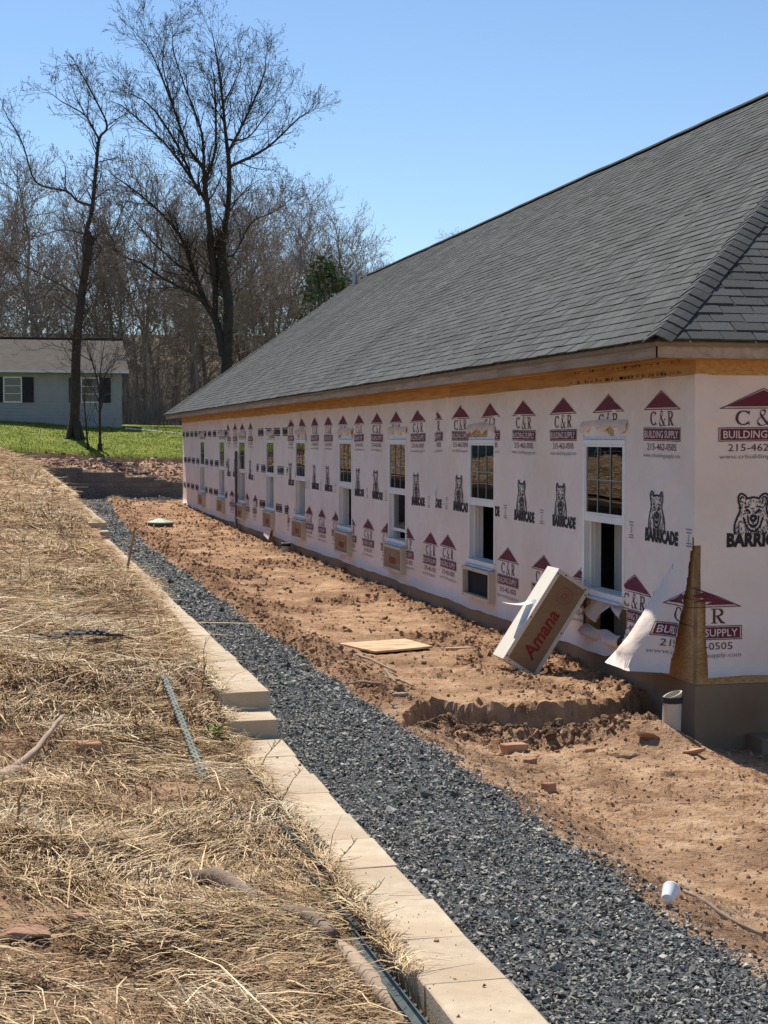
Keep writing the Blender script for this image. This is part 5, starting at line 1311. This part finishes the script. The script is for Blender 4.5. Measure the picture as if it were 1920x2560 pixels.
LEFT = [([(3.35, 6.74), (3.51, 8.79), (3.76, 9.77), (3.97, 11.72), (4.12, 12.89), (4.47, 13.48), (3.99, 14.62), (3.24, 16.03), (2.95, 16.21)], 0.22, 0.015), ([(4.12, 12.79), (3.5, 13.73), (2.55, 14.17), (1.51, 14.69)], 0.09, 0.015), ([(3.76, 9.96), (3.19, 10.14), (2.71, 10.61), (1.47, 10.95), (0.92, 12.56), (0.18, 13.96), (0.09, 14.34)], 0.12, 0.015), ([(3.51, 8.69), (2.5, 8.86), (0.69, 8.23)], 0.08, 0.015), ([(4.07, 11.82), (4.94, 12.24), (5.33, 12.35)], 0.05, 0.012), ([(4.47, 13.48), (5.34, 14.2), (6.13, 14.53)], 0.05, 0.012), ([(3.19, 10.14), (3.57, 10.54), (4.06, 11.14)], 0.06, 0.01), ([(2.66, 10.7), (2.67, 11.67), (2.25, 12.23)], 0.05, 0.012), ([(4.12, 12.89), (3.7, 13.84), (3.8, 15.1), (3.72, 16.63)], 0.07, 0.012), ([(3.5, 13.73), (3.13, 14.58), (2.71, 15.71)], 0.05, 0.01), ([(3.65, 8.5), (4.43, 9.01), (5.9, 9.25)], 0.05, 0.01), ([(2.93, 0.12), (2.98, 2.08), (3.04, 4.04), (3.25, 5.99), (3.61, 8.43)], 0.42, 0.22), ([(3.2, 5.99), (2.39, 6.46), (1.15, 7.11), (-0.07, 7.75)], 0.09, 0.02), ([(3.09, 4.52), (3.73, 5.22), (4.51, 5.92)], 0.06, 0.012), ([(3.15, 5.21), (2.1, 5.97), (1.05, 5.85)], 0.06, 0.012)]
SMALL = [([(3.85, -0.26), (3.86, 0.78), (3.85, 2.11), (3.58, 3.24), (3.3, 4.09)], 0.1, 0.02), ([(3.85, 2.11), (4.23, 2.87), (4.89, 3.63)], 0.06, 0.015), ([(3.89, 1.16), (4.13, 2.11), (4.51, 2.87)], 0.05, 0.01), ([(3.36, -0.26), (3.28, 0.78), (3.24, 1.63), (3.39, 2.86)], 0.07, 0.015), ([(3.85, 1.54), (3.57, 2.1), (3.02, 2.86), (2.19, 3.69)], 0.05, 0.012), ([(3.58, 3.24), (2.65, 3.7), (1.27, 4.06)], 0.035, 0.01), ([(3.87, 2.49), (4.05, 3.62), (4.24, 4.38)], 0.04, 0.01)]
R_ = np.random.RandomState(77)
BIG[13] = ([(11.25, .7), (11.28, 2.2)] + BIG[13][0], .50, .30)
S = limb_tree(BIG, 84, 1.0, R_, 4.3, 1.75, 2, .9, .0075); shift(S, (11.25, 84, .7))
ms = tree_parts(S, None, '', M['bark_dark'], M['bark_dark'])
V, F = tufts([S.tips[i] for i in range(0, len(S.tips), 2)], .05, R_, 1); ms.append(np_mesh('buds', V, F, M['bud']))
place_tree('tall_tree', 'tallest bare tree with forked trunk rising behind the roof', (11.25, 84, .7), ms, ('trunk', 'branches', 'buds'))
S = limb_tree(LEFT, 70, .1, R_, 4.0, 1.15, 2, .6, .0065, .82)
for k in range(5):
    a = k * 1.256; S.add(np.array([2.93 + .1 * math.cos(a), 70 + .1 * math.sin(a), .75]), np.array([2.93 + .30 * math.cos(a), 70 + .30 * math.sin(a), .08]), .16, .13); S.add(np.array([2.93 + .30 * math.cos(a), 70 + .30 * math.sin(a), .08]), np.array([2.93 + .75 * math.cos(a), 70 + .75 * math.sin(a), -.2]), .13, .06)
shift(S, (2.93, 70, .05)); ms = tree_parts(S, None, '', M['bark_dark'], M['bark_dark'])
V, F = tufts(S.tips, .035, R_, 1); ms.append(np_mesh('buds', V, F, M['bud_red']))
place_tree('bare_tree', 'dark bare tree standing on the lawn before grey house', (2.93, 70, .05), ms, ('trunk', 'branches', 'buds'))
S = limb_tree(SMALL, 67.5, -.3, R_, 5.5, 1.0, 2, .3, .0055); shift(S, (3.6, 67.5, -.5)); S.add(np.array([.25, 0, -.3]), np.array([.25, 0, .3]), .12, .10); S.add(np.array([-.24, 0, -.3]), np.array([-.24, 0, .3]), .08, .07)
ms = tree_parts(S, None, '', M['bark_dark'], M['bark_dark'], .03)
place_tree('small_tree', 'small twin stemmed bare tree in front of larger lawn tree', (3.6, 67.5, -.5), ms, ('trunk', 'branches'))
# the wood behind: a few kinds of bare tree, copied with their parts
kinds = []
for k in range(5):
    S = Segs(); H = (13, 15.5, 11, 14.5, 8)[k]; r0 = (.14, .17, .10, .15, .08)[k]
    p = np.array([0., 0, -.4]); d = np.array([R_.normal(0, .05), R_.normal(0, .05), 1.0]); n = 12
    for i in range(n):
        t = i / n; d = d + R_.normal(0, .10, 3) + np.array([0, 0, .1]); d /= np.linalg.norm(d); q = p + d * H / n
        S.add(p, q, r0 * (1 - .85 * t), r0 * (1 - .85 * (t + 1 / n)))
        if i > (2 if k not in (2, 4) else 0):
            for c in range(R_.randint(3, 6)):
                a = R_.uniform(0, 6.28); dd = np.array([math.cos(a), math.sin(a), R_.uniform(.35, 1.2)]); dd /= np.linalg.norm(dd)
                grow(S, q, dd, H * R_.uniform(.16, .36) * (1.15 - .6 * t), r0 * .38 * (1 - .6 * t), 2, R_, .3, .6, None, .010)
        p = q
    S.tips.append(p)
    me = tree_parts(S, None, '', M['bark_grey'], M['twig_red'], .05)
    V, F = tufts(S.tips[::2], .06, R_, 1); me.append(np_mesh('buds', V, F, M['bud_red'] if k % 2 else M['bud']))
    kinds.append(me)
spots = []
for x in np.arange(-7, 31, 1.1): spots.append((x + R_.normal(0, .5), R_.uniform(93, 104)))
for x in np.arange(-7, 27, 1.6): spots.append((x + R_.normal(0, .6), R_.uniform(92.5, 98)))
for x in np.arange(-9, 36, 1.5): spots.append((x + R_.normal(0, .6), R_.uniform(105, 122)))
for x in np.arange(-10, 42, 2.6): spots.append((x + R_.normal(0, .8), R_.uniform(124, 150)))
spots += [(13.6, 96.5), (16.2, 99), (18.8, 101), (21.5, 103)]
LAB = ['slender grey tree of the bare wood behind', 'tall straight grey tree of the bare wood behind', 'thin young tree of the bare wood behind', 'tall branching tree of the bare wood behind',
       'low bushy sapling of the bare wood behind']
for (x, y) in spots:
    k = R_.randint(0, 5) if y < 105 else R_.randint(0, 4)
    if y < 98 and R_.rand() < .5: k = (2, 4)[R_.randint(0, 2)]
    lim = np.interp(x / y, [-.1, .03, .12, .19, .24], [1.0, 1.0, 1.05, .95, .62])
    if (x, y) in ((13.6, 96.5), (16.2, 99), (18.8, 101), (21.5, 103)): k = 3
    sc = R_.uniform(.78, 1.02) * lim * (1.0 if y < 120 else 1.1)
    place_tree('woodland_tree', LAB[k], (x, y, float(out_h(np.array(x), np.array(y)))), kinds[k], ('trunk', 'twigs', 'buds'), 'bare woodland trees, ' + ('slender', 'straight', 'thin', 'branching', 'sapling')[k], R_.uniform(0, 6.28), sc)
# pine at the right edge of the wood, half behind the roof
S = Segs(); p = np.array([0., 0, -.3]); H = 10.2; tips = []
S.add(p, np.array([.05, 0, H * .5]), .16, .11); S.add(np.array([.05, 0, H * .5]), np.array([0, .1, H]), .11, .02)
for k in range(42):
    z = R_.uniform(.3, 1) * H; L = (1.1 - z / H) * 2.6 + .35; a = R_.uniform(0, 6.28); q = np.array([math.cos(a) * L, math.sin(a) * L, z + L * R_.uniform(-.05, .3)])
    S.add(np.array([.03, .03, z]), q, .03, .01)
    for t in np.linspace(.35, 1, 6): tips.append(np.array([.03, .03, z]) * (1 - t) + q * t + R_.normal(0, .12, 3))
ms = tree_parts(S, None, '', M['bark_grey'], M['bark_grey'], .05)
V, F = tufts(tips, .13, R_, 13); ms.append(np_mesh('needles', V, F, M['needle']))
place_tree('pine_tree', 'green pine showing above the far slope of the roof', (18.3, 93, .7), ms, ('trunk', 'branches', 'needles'))
# undergrowth
r = np.random.RandomState(41); n = 15000; x = r.uniform(-8, 28, n); y = r.uniform(90, 112, n)
P = np.stack([x, y, np.maximum(out_h(x, y), lawn_h(x, np.minimum(y, 91.8))) - .1], -1)
V, F = blades(P, r.uniform(0, 6.28, n), r.uniform(.1, .9, n), r.uniform(.012, .03, n), r.lognormal(.35, .6, n), np.zeros(n), r)
o = link('undergrowth', np_mesh('undergrowth', V, F, M['twig_red'])); tag(o, 'tangled brown undergrowth along the edge of the wood', 'undergrowth', kind='stuff')

# ------------------------------------------------------------------ the grey house on the lawn
M['siding'] = mat('blue grey siding', [(.27, .285, .285), (.32, .335, .33)], 2, 5, .7, spec=.3)
M['siding_green'] = mat('pale green siding', [(.24, .31, .275), (.29, .36, .32)], 2, 5, .7, spec=.3)
M['roof_brown'] = mat('faded brown shingles', [(.058, .049, .040), (.09, .077, .064)], 2.5, 8, .95, .4, 30, .01)
M['shutter'] = mat('black shutter', [(.015, .017, .022), (.025, .027, .033)], 5, 3, .7)
M['white_trim'] = mat('white trim', [(.60, .61, .62), (.68, .69, .70)], 4, 3, .6)
M['dark_pane'] = mat('dark house window', [(.012, .015, .02), (.02, .024, .03)], 3, 3, .08, spec=.6)
def small_house(label, x0, x1, y0, y1, z0, wh, wins, siding, rise):
    root = tag(empty('neighbour_house', (x0, y0, z0)), label, 'house')
    m = MB(); m.box(x0, x1, y0 + .03, y1, z0 - .8, z0 + wh); wall = m.build('wall', siding, root)
    nb = int((wh - .55) / .155)
    for k in range(nb):                                # lapped boards of the front
        b = MB(); z = z0 + .52 + k * .155
        b.add([(x0, y0 + .029, z + .155), (x1, y0 + .029, z + .155), (x1, y0, z), (x0, y0, z), (x0, y0 + .029, z), (x1, y0 + .029, z)], [(3, 2, 1, 0), (4, 5, 2, 3)]); b.build('siding_board', siding, wall)
    f = MB(); f.box(x0 - .01, x1 + .01, y0 + .012, y1 + .01, z0 - .9, z0 + .50); f.build('foundation', M['siding'], root)
    r_ = MB(); o_ = .42; ym = (y0 + y1) / 2
    v = [(x0 - .3, y0 - o_, z0 + wh - .02), (x1 + .3, y0 - o_, z0 + wh - .02), (x1 + .3, ym, z0 + wh + rise), (x0 - .3, ym, z0 + wh + rise), (x1 + .3, y1 + o_, z0 + wh - .02), (x0 - .3, y1 + o_, z0 + wh - .02)]
    v += [(a, b, c - .12) for a, b, c in v]
    r_.add(v, [(0, 1, 2, 3), (3, 2, 4, 5), (7, 6, 9, 8), (8, 9, 11, 10), (0, 6, 7, 1), (1, 7, 8, 2), (2, 8, 10, 4), (5, 4, 10, 11), (0, 3, 9, 6), (3, 5, 11, 9)]); roof_ = r_.build('roof', M['roof_brown'], root)
    rc = MB(); rc.box(x0 - .31, x1 + .31, ym - .12, ym + .12, z0 + wh + rise - .03, z0 + wh + rise + .04); rc.build('ridge', M['shutter'], roof_)
    g = MB(); g.box(x0 - .3, x1 + .3, y0 - o_ - .10, y0 - o_ - .002, z0 + wh - .15, z0 + wh - .03); g.build('gutter', M['white_trim'], root)
    gb = MB()
    for xx in (x0, x1): gb.add([(xx, y0 + .03, z0 + wh), (xx, y1, z0 + wh), (xx, ym, z0 + wh + rise - .12)], [(0, 1, 2)])
    gb.build('gable', siding, root)
    for (wx, wz, ww, hh, sh) in wins:
        w = MB()
        for q in ((wx - ww - .06, wx + ww + .06, wz + hh, wz + hh + .07), (wx - ww - .06, wx + ww + .06, wz - .07, wz), (wx - ww - .06, wx - ww, wz, wz + hh), (wx + ww, wx + ww + .06, wz, wz + hh)): w.box(q[0], q[1], y0 - .05, y0 + .02, q[2], q[3])
        wo = w.build('window', M['white_trim'], root)
        p = MB(); p.box(wx - ww, wx + ww, y0 - .02, y0 + .015, wz, wz + hh); p.build('pane', M['dark_pane'], wo)
        for k in (1, 2): s = MB(); s.box(wx - ww, wx + ww, y0 - .035, y0 - .021, wz + hh * k / 3 - .015, wz + hh * k / 3 + .015); s.build('glazing_bar', M['white_trim'], wo)
        if sh:
            for sd in (-1, 1):
                s = MB(); xa = wx + sd * (ww + .06 + .27); s.box(xa - .25, xa + .25, y0 - .04, y0 - .005, wz - .05, wz + hh + .05)
                for k in range(10): s.box(xa - .2, xa + .2, y0 - .055, y0 - .041, wz + hh * k / 10, wz + hh * k / 10 + .06)
                s.build('shutter', M['shutter'], root)
    return root
small_house('blue grey single storey house with shuttered window on the lawn', -9, 5.35, 76, 83.5, .45, 2.75, ((.42, 1.75, .36, 1.05, True), (3.9, 1.75, .36, 1.05, True), (-4.5, 1.75, .45, 1.05, True)), M['siding'], 1.65)
small_house('pale green house out past the bank, mirrored in near windows', -17, -3.6, 52, 59, -1.15, 2.9, ((-14.0, -.85, .5, 1.25, True), (-8.9, -.85, 1.0, 1.25, False), (-5.2, -.85, .45, 1.25, True)), M['siding_green'], 1.9)
# white pipes lying by the house corner
for k, (a, b, lb) in enumerate((((5.45, 75.2, .50), (8.5, 73.6, .18), 'longer white plastic pipe lying on grass past house corner'), ((5.5, 74.9, .40), (7.2, 74.4, .27), 'shorter white plastic pipe lying at the house corner'))):
    m = MB(); m.tube([a, b], .055, 10); tag(m.build('plastic_pipe', M['white_trim']), lb, 'pipe')
